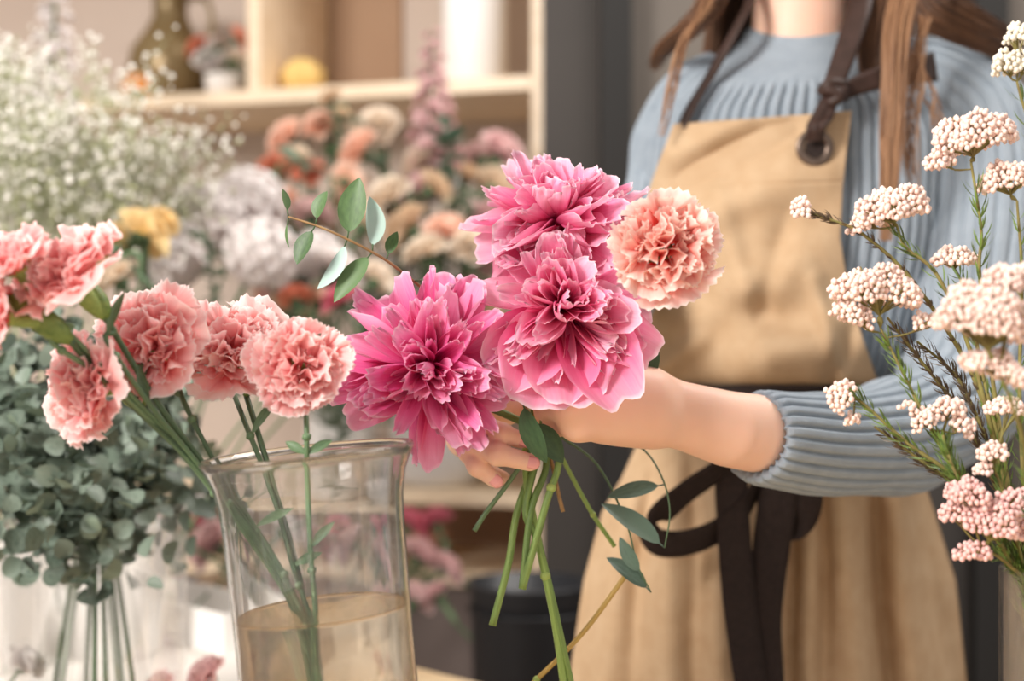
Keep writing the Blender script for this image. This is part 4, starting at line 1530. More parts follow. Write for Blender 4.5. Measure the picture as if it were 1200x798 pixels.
# ---------------------------------------------------------------- shelf unit, turned about 14 degrees
S0 = P(622, 85, 2.48)
S1 = P(150, 106, 2.70)
sdir = nrm(V(S1[0] - S0[0], S1[1] - S0[1], 0))       # from its right end to its left
sn = V(sdir[1], -sdir[0], 0)                         # towards the camera
if sn[1] > 0:
    sn = -sn
ZU = 1.10 + (399 - 90) / F * 2.50                    # upper board
ZL = 1.10 + (399 - 578) / F * 2.48                   # lower board
shelf = thing('shelf_unit', V(S0[0], S0[1], 0), 'pale wooden open shelf unit with square compartments and a mauve back', 'shelf')


def sp(a, b, z):
    return V(S0[0], S0[1], 0) + sdir * a - sn * b + V(0, 0, z)


def sbox(name, mat, a0, a1, b0, b1, z0, z1, bev=True):
    mb = MB()
    vv = [sp(a, b, z) for z in (z0, z1) for (a, b) in ((a0, b0), (a1, b0), (a1, b1), (a0, b1))]
    mb.add(vv, [(0, 1, 2, 3), (7, 6, 5, 4), (1, 0, 4, 5), (2, 1, 5, 6), (3, 2, 6, 7), (0, 3, 7, 4)])
    o = part(mb, name, M[mat], shelf, smooth=False)
    if bev:
        m = o.modifiers.new('edge', 'BEVEL')
        m.width = .0015
    return o


TH = .026
sbox('side_panel', 'birch', -.026, 0, 0, .34, .02, 2.2)
sbox('side_panel', 'birch', 1.9, 1.926, 0, .34, .02, 2.2)
sbox('shelf_board', 'birch', 0, 1.9, 0, .33, ZU - TH, ZU)
sbox('shelf_board', 'birch', 0, 1.9, 0, .33, ZL - TH, ZL)
sbox('shelf_board', 'birch', 0, 1.9, 0, .33, .69 - TH, .69)
sbox('shelf_board', 'birch', 0, 1.9, 0, .33, .28, .306)
sbox('shelf_board', 'birch', 0, 1.9, 0, .33, ZU + .42, ZU + .446)
sbox('divider', 'birch', .520, .546, .003, .33, ZU, ZU + .42)
sbox('divider', 'birch', .90, .926, .003, .33, .69, ZL - TH)
sbox('back_panel', 'back', 0, 1.9, .33, .345, .02, 2.19)
M['inner_brown'] = simple('compartment_lining', '#a98a70', .8, '#9d7d64', 4)
sbox('lining_panel', 'inner_brown', .36, .518, .318, .3295, ZU, ZU + .419)
sbox('lining_panel', 'inner_brown', .002, .45, .318, .3295, .69, ZL - TH - .001)
M['void'] = simple('grey_cabinet_front', '#6b5f5a', .7)
sbox('cabinet_door', 'void', .002, .9, .004, .02, .31, .66)


def at_shelf(px, z, b=.15):
    """place on a shelf board behind pixel column px, b metres in from its front edge"""
    best = None
    for a in np.linspace(0, 1.9, 800):
        p = sp(a, b, z)
        e = abs(600 + p[0] / p[1] * F - px)
        if best is None or e < best[0]:
            best = (e, p)
    return best[1]


def pot(name, loc, prof, mat, label, cat, group=None, seg=40, extra=None):
    r = thing(name, loc, label, cat, group)
    mb = MB()
    mb.lathe([(max(a, 1e-4), b) for a, b in prof], seg, c=loc)
    part(mb, 'body', mat, r)
    return r


M['bronze'] = simple('olive_bronze_glaze', '#86714c', .3, '#6d5a3c', 12, metal=.3)
M['cream'] = simple('cream_ceramic', '#e9e2da', .5)
M['white'] = simple('white_ceramic', '#f1eeea', .45)
M['orange'] = simple('orange_glaze', '#c8722f', .5, '#d98f45', 20)
M['yellow'] = simple('yellow_gourd', '#e0c07a', .6, '#d6b066', 20)
M['blackpot'] = simple('black_enamel', '#26272a', .4)
M['greypot'] = simple('pale_grey_ceramic', '#dcd8d3', .5)
M['pink_dry'] = petal_mat('dried_pink_petal', [(0, '#b06a72'), (1, '#e0a3ac')], vein=.1)
M['stalk'] = simple('dry_stalk', '#8d6a52', .8)

jl = at_shelf(200, ZU, .14)
j = pot('round_jug', jl, [(0, 0), (.055, 0), (.076, .035), (.084, .075), (.076, .115), (.05, .15), (.034, .18), (.034, .22), (.042, .23), (.038, .23), (.030, .22), (.030, .18), (0, .17)], M['bronze'], 'olive-brown round-bellied jug on the upper shelf', 'jug')
h = MB()
h.tube(catmull([jl + V(.036, -.01, .215), jl + V(.075, -.02, .21), jl + V(.088, -.02, .16), jl + V(.074, -.015, .115)], 20), .006, 8)
part(h, 'handle', M['bronze'], j)
# small gourds
def gourd(px, b, r, mat, label):
    loc = at_shelf(px, ZU, b)
    g0 = thing('gourd', loc, label, 'gourd', 'small gourds on the upper shelf')
    mb = MB()
    G = []
    for i in range(15):
        th = PI * i / 14
        G.append([loc + V(math.cos(a) * math.sin(th) * r * (1 + .06 * math.cos(8 * a)), math.sin(a) * math.sin(th) * r * (1 + .06 * math.cos(8 * a)), r * .9 - r * .9 * math.cos(th)) for a in np.linspace(0, 2 * PI, 48, endpoint=False)])
    mb.grid(G, close_u=True)
    part(mb, 'body', M[mat], g0)
    s = MB()
    s.tube([loc + V(0, 0, r * 1.75), loc + V(.003, 0, r * 1.95), loc + V(.008, 0, r * 2.15)], [.005, .004, .003], 8)
    part(s, 'stem', M['stalk'], g0)
gourd(355, .10, .041, 'yellow', 'round yellow gourd alone in the brown-lined compartment')
gourd(160, .05, .030, 'orange', 'orange gourd in front of the olive jug')
gourd(232, .20, .030, 'orange', 'dark orange gourd behind the white pot of blossoms')
# white pot with orange and white blossoms
bl = at_shelf(262, ZU, .10)
bp_ = pot('small_pot', bl, [(0, 0), (.026, 0), (.034, .02), (.037, .05), (.034, .05), (.03, .02), (0, .01)], M['cream'], 'small cream pot of blossoms beside the shelf divider', 'pot')
# white cylinder
cl = at_shelf(556, ZU, .12)
pot('cylinder_jar', cl, [(0, 0), (.057, 0), (.060, .004), (.060, .33), (.055, .33), (.054, .01), (0, .009)], M['white'], 'tall white ceramic cylinder on the upper shelf', 'jar')
# pale grey pot on the lower shelf
gl = at_shelf(515, ZL, .10)
pot('round_pot', gl, [(0, 0), (.068, 0), (.084, .02), (.092, .06), (.090, .12), (.082, .17), (.078, .17), (.085, .12), (.086, .06), (.06, .015), (0, .012)], M['greypot'], 'large pale grey pot on the lower shelf holding the peach bouquet', 'pot')
gl2 = at_shelf(400, ZL, .12)
pot('round_pot', gl2, [(0, 0), (.050, 0), (.066, .02), (.072, .06), (.066, .11), (.060, .14), (.056, .14), (.062, .11), (.066, .06), (.05, .015), (0, .012)], M['greypot'], 'smaller pale grey pot on the lower shelf behind the vase mouth', 'pot')
# black bucket
bk = P(622, 399, 2.12)
bz = 1.10 + (399 - 681) / F * 2.12
bkt = thing('flower_bucket', V(bk[0], bk[1], 0.0), 'tall black flower bucket on a low stand beside the shelf', 'bucket')
mb = MB()
mb.lathe([(1e-4, .35), (.074, .35), (.078, .36), (.090, bz - .01), (.095, bz - .004), (.095, bz), (.088, bz), (.075, .37), (1e-4, .365)], 56, c=(bk[0], bk[1], 0))
part(mb, 'body', M['blackpot'], bkt)
mb = MB()
mb.tube([V(bk[0] + .0935 * math.cos(a), bk[1] + .0935 * math.sin(a), bz - .04 + .03 * 0) for a in np.linspace(0, 2 * PI, 49)], .0025, 6)
part(mb, 'band', M['blackpot'], bkt)
std = thing('plant_stand', V(bk[0], bk[1], 0), 'low dark stand under the black bucket', 'stand')
mb = MB()
mb.lathe([(1e-4, .325), (.11, .325), (.11, .349), (1e-4, .349)], 40, c=(bk[0], bk[1], 0))
part(mb, 'top', M['dark'], std)
for k in range(4):
    a = k * PI / 2 + .4
    mb = MB()
    mb.tube([V(bk[0] + .09 * math.cos(a), bk[1] + .09 * math.sin(a), 0), V(bk[0] + .08 * math.cos(a), bk[1] + .08 * math.sin(a), .3255)], .010, 10)
    part(mb, 'leg', M['dark'], std)

# ================================================================ flowers behind
bgm = {}
for nm, st in dict(peach=[(0, '#e8a27c'), (.5, '#f6c7ac'), (1, '#fbe0d0')], cream=[(0, '#e3c8a8'), (1, '#f4e8d8')], coral=[(0, '#dd7a58'), (1, '#f2a68c')], blush=[(0, '#dcaeb0'), (1, '#f0d3d0')],
                   white=[(0, '#d9cdca'), (1, '#f6f1ee')], yellow=[(0, '#e3b05c'), (1, '#f4dca8')], mauve=[(0, '#c99a9c'), (1, '#ecccca')], rose=[(0, '#c04a63'), (1, '#ea8fa0')], tan=[(0, '#cfa985'), (1, '#ecd6ba')]).items():
    bgm[nm] = petal_mat('petal_' + nm, st, vein=.1, trans=.3)


def make_rose(col, Rad, seed, n=26):
    rs = np.random.RandomState(seed)
    r = thing('rose', (0, 0, 0), 'x', 'flower')
    mb = MB()
    round_petals(mb, np.zeros(3), V(0, 0, 1), V(1, 0, 0), V(0, 1, 0), n, Rad, rs, a_in=5, a_out=100, Lf=(.7, 1.05), Wf=(.7, 1.25), cup=.6, ruff=.05, dome=.2)
    part(mb, 'bloom', bgm[col], r)
    s = MB()
    s.tube([V(0, 0, -.004), V(.004, 0, -Rad * 1.6), V(0, .004, -Rad * 3.2)], .0024, 6)
    s.ball(V(0, 0, -.004), (.009, .009, .008), 1)
    part(s, 'stem', M['stem_dark'], r)
    return r


def make_stock(col, Hh, Rad, seed):
    """a spike set with many small ruffled florets"""
    rs = np.random.RandomState(seed)
    r = thing('stock_spike', (0, 0, 0), 'x', 'flower')
    mb = MB()
    n = 34
    for i in range(n):
        t = i / (n - 1)
        ph = i * 2.39996
        rr = Rad * (1.0 - .6 * t)
        A = nrm(V(math.cos(ph), math.sin(ph), .35 + t))
        _, R0, U0 = frame_from(A)
        c = V(math.cos(ph) * rr * .5, math.sin(ph) * rr * .5, Hh * t)
        round_petals(mb, c, A, R0, U0, 7, rr * .62, rs, a_in=30, a_out=95, Lf=(.8, 1), Wf=(.9, 1.1), nu=5, nv=5)
    part(mb, 'florets', bgm[col], r)
    s = MB()
    s.tube([V(0, 0, -.16), V(0, 0, Hh)], [.0035, .0015], 7)
    part(s, 'stem', M['stem_dark'], r)
    return r


def make_hydrangea(col, Rad, seed, n=44):
    rs = np.random.RandomState(seed)
    r = thing('hydrangea', (0, 0, 0), 'x', 'flower')
    mb = MB()
    for i in range(n):
        z = 1 - 1.6 * (i + .5) / n
        ph = i * 2.39996
        q_ = math.sqrt(max(0, 1 - z * z))
        A = V(q_ * math.cos(ph), q_ * math.sin(ph), z)
        _, R0, U0 = frame_from(A)
        for k in range(4):
            a = k * PI / 2 + rs.uniform(0, .5)
            R = math.cos(a) * R0 + math.sin(a) * U0
            petal(mb, A * Rad * .9, A, R, np.cross(A, R), Rad * .27, Rad * .26, 1.2, 1.5, 5, 5, cup=.2, ruff=.04, notch=.02, tip=.35, claw=.4, r=rs.rand(), rs=rs)
    part(mb, 'florets', bgm[col], r)
    mb2 = MB()
    mb2.ball(V(0, 0, 0), Rad * .86, 2)
    part(mb2, 'flower_head', bgm[col], r)
    s = MB()
    s.tube([V(0, 0, -Rad * .5), V(0, 0, -Rad * 2.6)], .003, 7)
    part(s, 'stem', M['stem_dark'], r)
    return r


PROTO = {}
USED = set()


def place(kind, px, py, d, s, label, group, tiltx=None, tilty=None, stalk=True):
    o = place_(kind, px, py, d, s, label, group, tiltx, tilty)
    if stalk and not group == 'blossoms in the small cream pot' and not (group or '').startswith('loose'):
        stem_to(o, foot_for(px, py, d))
    return o


def place_(kind, px, py, d, s, label, group, tiltx=None, tilty=None):
    """s: radius in metres of the copy"""
    if kind not in PROTO:
        k, col = kind.split('_')
        PROTO[kind] = dict(rose=lambda: make_rose(col, .03, 3 + len(PROTO)), stock=lambda: make_stock(col, .22, .04, 5), hyd=lambda: make_hydrangea(col, .05, 8 + len(PROTO)))[k]()
    base = dict(rose=.03, stock=.04, hyd=.05)[kind.split('_')[0]]
    if kind.startswith('rose') and d > 1.95:
        s = s * 1.35
    rx = rng.uniform(.3, 1.1) if tiltx is None else tiltx
    ry = rng.uniform(-.5, .5) if tilty is None else tilty
    if kind not in USED:
        USED.add(kind)
        r = PROTO[kind]
        r.location = P(px, py, d)
        r.rotation_euler = (rx, ry, rng.uniform(0, 6))
        r.scale = (s / base,) * 3
        r['label'] = label
        if group:
            r['group'] = group
        return r
    return clone(PROTO[kind], P(px, py, d), (rx, ry, rng.uniform(0, 6)), s / base, label, group)


def stem_to(o, foot, rad=.0022):
    """a stalk from the bloom down to its container"""
    a = np.array(o.location)
    b = np.array(foot)
    bpy.context.view_layer.update()
    up = np.array(o.matrix_basis.to_3x3() @ Vector((0, 0, 1)))
    up = nrm(up)
    mb = MB()
    L = np.linalg.norm(a - b)
    mb.tube(catmull([a - up * .01, a - up * min(.05, L * .25), lerp(a, b, .6) + V(0, 0, -.02), b], 22), rad, 6, r=rng.rand())
    me = mb.build('long_stem', M['stem_dark'], None, origin=a)
    me.parent = o
    me.matrix_parent_inverse = o.matrix_basis.inverted()
    return me


TROUGH = V(-.50, 2.0, T_TOP)
VASE_A = V(-.50, 1.80, T_TOP)
VASE_B = V(-.62, 1.72, T_TOP)
CPOT = at_shelf(495, .69, .12)
M['terra'] = simple('faded_terracotta', '#b98a72', .8, '#a97c66', 30)
pot('flower_pot', VASE_A, [(0, 0), (.045, 0), (.055, .01), (.068, .16), (.072, .17), (.066, .17), (.062, .15), (.05, .015), (0, .012)], M['white'], 'white pot of hydrangeas and yellow roses behind the silver eucalyptus', 'pot')
pot('flower_pot', VASE_B, [(0, 0), (.045, 0), (.055, .01), (.062, .14), (.064, .15), (.058, .15), (.056, .13), (.05, .015), (0, .012)], M['greypot'], "grey pot of baby's breath and white spikes behind the silver eucalyptus", 'pot')
pot('flower_pot', CPOT, [(0, 0), (.040, 0), (.050, .05), (.052, .055), (.046, .055), (.038, .008), (0, .008)], M['terra'], 'low brown pot in the lower compartment of the shelf', 'pot')
tr_ = thing('planter_trough', TROUGH, 'low white trough of pink blooms on the angled table', 'planter')
du, dv = V(-.7071, .7071, 0), V(.7071, .7071, 0)
mb = MB()
for (u0, u1, v0, v1, z0, z1) in ((-.25, .25, -.055, .055, 0, .006), (-.25, .25, -.055, -.049, .006, .055), (-.25, .25, .049, .055, .006, .055), (-.25, -.244, -.049, .049, .006, .055), (.244, .25, -.049, .049, .006, .055)):
    vv = [TROUGH + du * a + dv * b + V(0, 0, z) for z in (z0, z1) for (a, b) in ((u0, v0), (u1, v0), (u1, v1), (u0, v1))]
    mb.add(vv, [(0, 1, 2, 3), (7, 6, 5, 4), (1, 0, 4, 5), (2, 1, 5, 6), (3, 2, 6, 7), (0, 3, 7, 4)])
part(mb, 'box', M['white'], tr_, smooth=False)


def foot_for(px, py, d):
    if d > 2.04 and py < 430 and px > 300:
        return gl + V(rng.uniform(-.05, .05), rng.uniform(-.05, .05), .10) if px > 400 else gl2 + V(rng.uniform(-.03, .03), rng.uniform(-.03, .03), .09)
    if py < 430:
        return (VASE_A if px > 100 else VASE_B) + V(rng.uniform(-.03, .03), rng.uniform(-.03, .03), .05)
    if px > 400 and d > 2.2:
        return CPOT + V(rng.uniform(-.03, .03), rng.uniform(-.03, .03), .02)
    u = rng.uniform(-.2, .2)
    p = P(px, py, d)
    u = min(.22, max(-.22, float(np.dot(p - TROUGH, du))))
    return TROUGH + du * u + V(0, 0, .012)


GP = 'roses of the large arrangement on the shelf'
for args in (
    ('rose_peach', 338, 165, 2.3, .030, 'pale peach rose at the outer shoulder of the shelf arrangement'),
    ('rose_coral', 322, 200, 2.28, .024, 'coral rose low on the outer side of the shelf arrangement'),
    ('rose_coral', 363, 205, 2.27, .024, 'coral rose in the centre of the outer cluster'),
    ('rose_peach', 376, 150, 2.3, .026, 'salmon rose under the small tan bud of the shelf arrangement'),
    ('rose_tan', 388, 118, 2.32, .018, 'small tan bud topping the shelf arrangement'),
    ('rose_tan', 400, 138, 2.31, .016, 'second tan bud just beneath the topmost'),
    ('rose_cream', 350, 185, 2.26, .020, 'cream rose squeezed between two coral roses'),
    ('rose_peach', 424, 180, 2.25, .034, 'large peach rose beside the dark leaves'),
    ('rose_cream', 415, 160, 2.3, .022, 'cream rose above the large peach rose'),
    ('rose_peach', 405, 212, 2.22, .024, 'peach rose under the large peach rose'),
    ('rose_cream', 445, 150, 2.33, .030, 'grey-white ruffled bloom by the pink spike'),
    ('rose_cream', 458, 235, 2.2, .034, 'creamy rose above the eucalyptus sprig'),
    ('rose_cream', 500, 195, 2.25, .036, 'cream rose under the pink spike'),
    ('rose_tan', 505, 222, 2.2, .028, 'tan rose above the peony'),
    ('rose_peach', 525, 278, 2.15, .034, 'peach rose beside the uppermost peony'),
    ('rose_cream', 550, 290, 2.12, .026, 'cream rose touching the middle peony from behind'),
    ('rose_tan', 545, 210, 2.3, .028, 'beige rose beside the dark green leaves'),
    ('rose_blush', 585, 180, 2.35, .034, 'dusty pink rose nearest the shelf side'),
    ('rose_blush', 560, 185, 2.3, .024, 'small dusty pink rose by the dusty pink one'),
    ('rose_tan', 480, 270, 2.15, .034, 'beige rose right behind the eucalyptus leaves'),
    ('rose_cream', 500, 300, 2.1, .030, 'low cream rose over the pink peony'),
    ('rose_cream', 425, 265, 2.15, .032, 'cream rose behind the big eucalyptus leaf'),
    ('rose_white', 390, 320, 2.05, .036, 'white rose over the orange blooms'),
    ('rose_coral', 345, 352, 2.0, .022, 'orange bloom low in the arrangement over the carnation'),
    ('rose_rose', 400, 355, 2.0, .024, 'red-pink bloom just over the carnation by the peony'),
    ('rose_peach', 372, 355, 2.02, .022, 'orange-peach bloom between the low red and orange ones'),
    ('rose_cream', 440, 330, 2.05, .026, 'cream bloom beneath the hanging eucalyptus leaf'),
    ('rose_peach', 330, 240, 2.2, .026, 'soft peach rose at the outer end of the eucalyptus'),
    ('rose_blush', 365, 255, 2.18, .028, 'blush rose behind the eucalyptus tip'),
):
    place(*args, GP)
rf = np.random.RandomState(77)
for k in range(34):
    px_, py_ = rf.uniform(318, 600), rf.uniform(215, 420)
    if py_ < 260 and px_ < 380:
        px_ += 90
    place(['rose_cream', 'rose_tan', 'rose_peach', 'rose_blush', 'rose_white'][k % 5], px_, py_, rf.uniform(2.22, 2.42), rf.uniform(.028, .036),
          'pale bloom packed into the depth of the shelf arrangement, half hidden by others', 'half-hidden blooms deep in the shelf arrangement')
for args in (
    ('hyd_white', 292, 240, 2.05, .056, 'white hydrangea head highest of the white ones behind the carnations'),
    ('hyd_white', 242, 262, 2.0, .060, 'white hydrangea head in the middle behind the carnations'),
    ('hyd_white', 200, 300, 1.95, .058, 'white hydrangea head beside the yellow roses'),
    ('hyd_white', 305, 300, 1.95, .054, 'white hydrangea head over the half-hidden carnation'),
    ('hyd_white', 370, 300, 2.1, .040, 'white hydrangea head partly behind the eucalyptus tip'),
):
    place(*args, 'white hydrangeas behind the carnations')
for args in (
    ('rose_yellow', 165, 278, 1.72, .040, 'yellow rose with the fullest head behind the carnations'),
    ('rose_yellow', 132, 290, 1.68, .034, 'pale yellow rose beside the side-on carnation'),
    ('rose_cream', 140, 330, 1.68, .034, 'cream rose under the yellow roses'),
    ('rose_yellow', 188, 262, 1.75, .024, 'small yellow rose nearest the white hydrangeas'),
):
    place(*args, 'yellow roses behind the carnations')
place('stock_mauve', 500, 225, 2.25, .046, 'tall dusty pink stock spike rising in front of the upper shelf', None, .05, .02)
place('stock_blush', 526, 200, 2.3, .034, 'shorter blush stock spike leaning by the taller one', None, .05, .15)
place('stock_white', 58, 230, 2.3, .062, 'tall white delphinium spike in the upper corner', None, .02, -.02)
place('stock_white', 15, 300, 2.1, .055, 'white delphinium spike at the picture edge', None, .02, -.05)
# blossoms in the small pot
for dx, dz, k in ((-.030, .075, 'rose_white'), (.008, .072, 'rose_white'), (-.012, .10, 'rose_white'), (.030, .115, 'rose_coral'), (.028, .075, 'rose_cream'), (-.045, .10, 'rose_coral')):
    c = bl + V(dx, -.01, dz)
    lab = {(-.030): 'white blossom low over the pot rim', .008: 'white blossom in the middle of the small pot', -.012: 'white blossom topping the small pot', .030: 'rusty orange blossom standing highest in the small pot', .028: 'cream blossom by the shelf divider', -.045: 'rusty orange blossom leaning out of the small pot'}[dx]
    px = 600 + c[0] / c[1] * F
    py = 399 - (c[2] - 1.10) / c[1] * F
    place(k, px, py, c[1], .022, lab, 'blossoms in the small cream pot')
# lower pink flowers in the compartment and behind the vase
for args in (
    ('rose_rose', 480, 618, 2.42, .030, 'magenta-pink bloom in the lower compartment beside the vase'),
    ('rose_rose', 510, 615, 2.42, .028, 'magenta-pink bloom deeper in the lower compartment'),
    ('rose_mauve', 490, 655, 2.38, .032, 'dusty pink bloom under the magenta ones'),
    ('rose_mauve', 520, 668, 2.38, .028, 'dusty pink bloom by the black bucket'),
    ('rose_mauve', 485, 705, 2.30, .028, 'dusty pink bloom lowest against the vase side'),
    ('rose_mauve', 512, 700, 2.30, .024, 'dusty pink bloom lowest against the bucket'),
    ('rose_mauve', 430, 640, 2.38, .036, 'dusty pink bloom seen through the vase above the water'),
    ('rose_rose', 405, 615, 2.4, .026, 'pink bloom seen through the vase glass'),
    ('rose_blush', 370, 640, 2.3, .034, 'blush bloom seen through the middle of the vase'),
    ('rose_white', 320, 620, 2.2, .036, 'white bloom seen through the vase near its side'),
    ('rose_blush', 252, 640, 2.15, .034, 'blush bloom in the gap beside the big vase'),
    ('rose_white', 235, 600, 2.2, .030, 'white bloom higher in the gap beside the big vase'),
    ('rose_rose', 222, 612, 2.1, .018, 'small red-pink bloom in the gap between the vases'),
    ('rose_tan', 248, 695, 2.1, .026, 'brown dried bloom low in the gap between the vases'),
    ('rose_mauve', 190, 620, 2.0, .034, 'mauve bloom behind the eucalyptus vase'),
    ('rose_mauve', 175, 670, 1.95, .034, 'mauve bloom standing low behind the eucalyptus vase'),
    ('rose_coral', 162, 680, 1.9, .020, 'coral bloom behind the eucalyptus stems'),
    ('rose_peach', 110, 640, 1.9, .032, 'peach bloom behind the eucalyptus stems'),
    ('rose_blush', 128, 665, 1.92, .026, 'blush bloom between the eucalyptus stems'),
    ('rose_cream', 60, 640, 1.85, .030, 'cream bloom behind the stems near the picture edge'),
):
    place(*args, 'pink blooms behind the vases')
# loose blooms lying on the paper
for args in (
    ('rose_blush', 245, 795, 1.42, .026, 'blush bloom lying near the foot of the vase'),
    ('rose_blush', 190, 808, 1.42, .022, 'pink bloom lying at the bottom of the picture'),
    ('rose_white', 28, 780, 1.40, .024, 'white bloom lying in the bottom corner'),
):
    place(*args, 'loose blooms at the bottom of the picture')
# dark leaf sprays in the arrangement
def leaf_spray(px, py, d, n, L, W, mat, label, up=(0, 0, 1), spread=.8, cat='foliage', name='leaf_spray', length=.12):
    rs = np.random.RandomState(int(px + py))
    c = P(px, py, d)
    r = thing(name, c - nrm(up) * length * .5, label, cat, 'leaf sprays in the arrangements')
    s = MB()
    path = catmull([c - nrm(up) * length * .5, c + V(.01, 0, 0), c + nrm(up) * length * .5], 20)
    s.tube(path, .0016, 6)
    part(s, 'stem', M['stem_dark'], r)
    lf = MB()
    for i in range(n):
        a = rs.uniform(0, 2 * PI)
        q0 = path[int(rs.uniform(.15, .99) * 19)]
        dd = nrm(V(math.cos(a) * spread, math.sin(a) * spread, rs.uniform(.1, .9)))
        leaf(lf, q0, dd, V(0, 0, 1) + rs.normal(size=3) * .3, L * rs.uniform(.7, 1.2), W, .5, .2, 5, 7, r=rs.rand())
    part(lf, 'leaves', mat, r)
    st2 = MB()
    st2.tube(catmull([path[0], lerp(path[0], foot_for(px, py, d), .5) + V(0, 0, .01), foot_for(px, py, d)], 12), .0018, 6)
    part(st2, 'long_stem', M['stem_dark'], r)
leaf_spray(392, 178, 2.27, 16, .045, .022, M['leaf_dark'], 'dark green leaves between the outer and middle roses', length=.14)
leaf_spray(518, 182, 2.22, 20, .045, .026, M['leaf_dark'], 'dark green leaves beside the pink spike', length=.12)
leaf_spray(440, 215, 2.24, 12, .04, .018, M['leaf_dark'], 'dark leaves under the large peach rose')
leaf_spray(540, 272, 2.18, 10, .04, .02, M['leaf_dark'], 'green leaves over the middle peony')
leaf_spray(350, 225, 2.22, 10, .04, .018, M['leaf_dark'], 'dark leaves under the coral roses')
leaf_spray(160, 330, 1.75, 26, .028, .012, M['euca_blue'], 'fine dark sprig over the rose-pink carnation', length=.16)
leaf_spray(240, 335, 1.8, 26, .028, .012, M['euca_blue'], 'fine dark sprig over the half-hidden carnation', length=.14)
leaf_spray(440, 420, 2.2, 20, .05, .03, M['leaf_dark'], 'dark leaves hidden low in the shelf arrangement', length=.2)
leaf_spray(330, 400, 2.1, 24, .05, .03, M['euca_blue'], 'grey leaves behind the carnations over the vase', length=.2)
leaf_spray(390, 500, 2.15, 24, .05, .03, M['euca_blue'], 'grey leaves behind the vase mouth', length=.2)

# ================================================================ baby's breath
M['gyp'] = simple('tiny_white_blossom', '#f3efe6', .8)
M['gyp_bud'] = simple('green_bud', '#b9b795', .9, '#9aa07a', 60)
M['gyp_stem'] = simple('fine_green_stalk', '#a9ad8a', .8)


def gyp(px, py, d, Hh, Wd, lean, n, label, seed):
    rs = np.random.RandomState(seed)
    d = d * 1.28
    Hh, Wd, lean = Hh * 1.28, Wd * 1.2, lean * 1.28
    b = P(px, py, d)
    r = thing('babys_breath', b, label, 'flower', "baby's breath sprays")
    st, bm_, gb = MB(), MB(), MB()
    main = catmull([b, b + V(lean * .5, 0, Hh * .5), b + V(lean, 0, Hh)], 16)
    st.tube(main, [.0018, .0008], 5)
    for i in range(n):
        t = rs.uniform(.3, 1)
        q0 = main[int(t * 15)]
        a = rs.uniform(0, 2 * PI)
        k = Wd * rs.uniform(.3, 1) * (1.15 - .5 * abs(t - .6))
        e = q0 + V(math.cos(a) * k, math.sin(a) * k * .8, rs.uniform(.1, .9) * Wd)
        st.tube([q0, lerp(q0, e, .5) + V(0, 0, -.008), e], .0005, 3, caps=False)
        for m in range(4):
            e2 = e + rs.normal(size=3) * .014
            st.tube([e, e2], .0003, 3, caps=False)
            hi = (e2[2] - b[2]) / (Hh * 1.2)
            (bm_ if rs.rand() < .15 + .7 * hi else gb).ball(e2, rs.uniform(.0022, .0045), 1)
    st.tube(catmull([b, lerp(b, VASE_B + V(0, 0, .05), .5), VASE_B + V(rs.uniform(-.02, .02), rs.uniform(-.02, .02), .05)], 12), .0018, 5)
    part(st, 'stalks', M['gyp_stem'], r)
    part(bm_, 'blossoms', M['gyp'], r)
    tag(part(gb, 'green_buds', M['gyp_bud'], r), kind='stuff')


for k, a in enumerate((
    (100, 380, 1.45, .24, .075, .02, 130, "baby's breath spray highest over the yellow roses"),
    (150, 370, 1.50, .17, .055, .07, 90, "baby's breath spray reaching furthest over the taupe panel"),
    (60, 370, 1.40, .17, .075, -.02, 150, "baby's breath spray behind the side-on carnation"),
    (20, 350, 1.42, .20, .075, -.03, 140, "baby's breath spray at the picture edge"),
    (120, 350, 1.48, .13, .07, .03, 150, "baby's breath spray low over the yellow roses"),
    (90, 330, 1.52, .11, .08, .0, 150, "baby's breath spray in the thick of the bunch"),
    (30, 260, 1.55, .17, .06, -.02, 90, "baby's breath spray standing before the white spike"),
)):
    gyp(*a[:7], a[7], 60 + k)

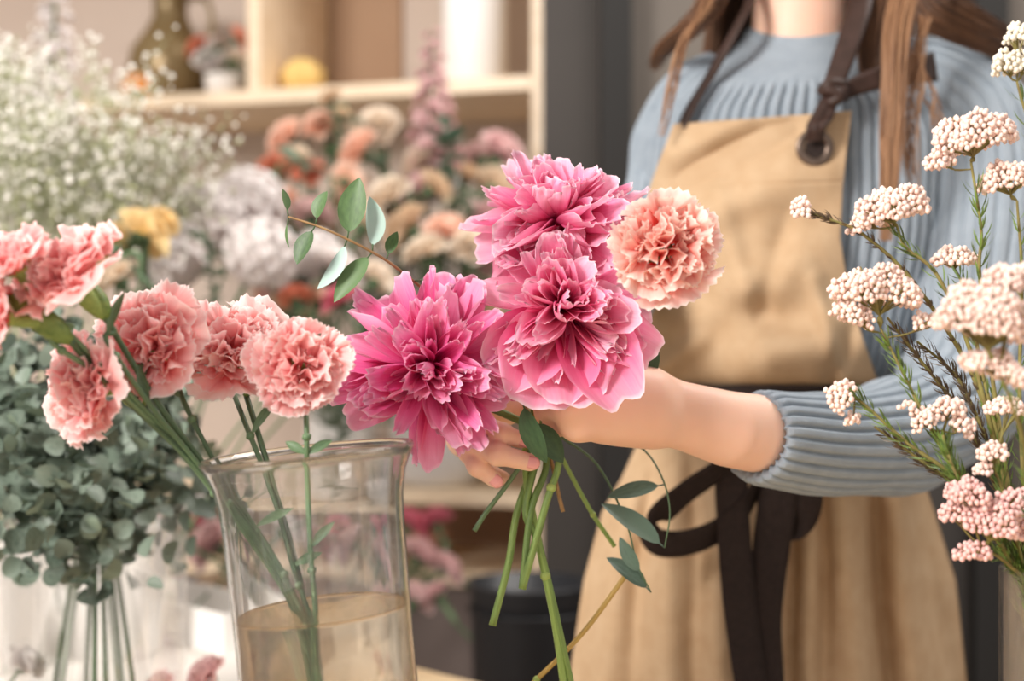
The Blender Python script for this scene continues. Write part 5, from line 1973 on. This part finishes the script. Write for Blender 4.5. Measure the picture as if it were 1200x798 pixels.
# ================================================================ grey-green eucalyptus in its own vase
vc = V((112 - 600) / F * 1.42, 1.42, T_TOP)
ev = thing('straight_vase', vc, 'straight clear glass vase of grey-green eucalyptus behind the carnations', 'vase')
g = MB()
g.lathe([(1e-4, 0), (.085, 0), (.0895, .005), (.090, .02), (.090, .236), (.0885, .238), (.087, .236), (.087, .02), (.084, .014), (1e-4, .013)], 80, c=vc)
part(g, 'glass_body', M['glass_thin'], ev)


def silver(px, py, d, foot, n, label, seed, R=.0128):
    rs = np.random.RandomState(seed)
    d = d + .14
    top = P(px, py, d)
    ft = vc + V(*foot)
    path = catmull([top, lerp(top, ft, .5) + V(0, 0, .02), V(vc[0] + foot[0] * .3, vc[1] + foot[1] * .3, T_TOP + .20), ft], 40)
    r = thing('silver_eucalyptus', ft, label, 'foliage', 'silver eucalyptus branches')
    s = MB()
    s.tube(path, [.0012, .0022, .0028], 7)
    part(s, 'stem', M['stem_dark'], r)
    lf = MB()
    for i in range(n):
        t = (i / n) ** 1.1 * .22
        q0 = path[int(t * 39)] + rs.normal(size=3) * .026
        dd = nrm(rs.normal(size=3) + V(0, -.2, .3))
        leaf(lf, q0, dd, V(0, -.6, .8) + rs.normal(size=3) * .5, R * 1.7 * rs.uniform(.7, 1.15), R * 1.8 * rs.uniform(.7, 1.1), .3, .25, 5, 8, r=rs.rand(), shape=.8, tipp=.55)
    part(lf, 'leaves', M['euca_blue'], r)


for k, (px, py, d, fx, fy, lab) in enumerate((
    (15, 420, 1.22, .03, .0, 'silver eucalyptus branch highest at the picture edge'), (60, 400, 1.25, .02, .02, 'silver eucalyptus branch behind the green bud'),
    (30, 490, 1.18, .05, -.02, 'silver eucalyptus branch under the hanging carnation'), (-15, 520, 1.2, .04, .01, 'silver eucalyptus branch low at the picture edge'),
    (110, 430, 1.3, -.02, .03, 'silver eucalyptus branch behind the hanging carnation'), (160, 470, 1.3, -.04, .0, 'silver eucalyptus branch behind the carnation buds'),
    (200, 510, 1.32, -.05, .01, 'silver eucalyptus branch nearest the big vase'), (90, 540, 1.18, .01, -.04, 'silver eucalyptus branch low over its vase'),
    (150, 540, 1.22, -.03, -.03, 'silver eucalyptus branch low beside the big vase'), (215, 450, 1.36, -.05, .03, 'silver eucalyptus branch behind the vase-side carnation'),
    (50, 560, 1.16, .02, -.03, 'lowest silver eucalyptus branch in front'))):
    silver(px, py, d, (fx, fy, .02), 104, lab, 200 + k)
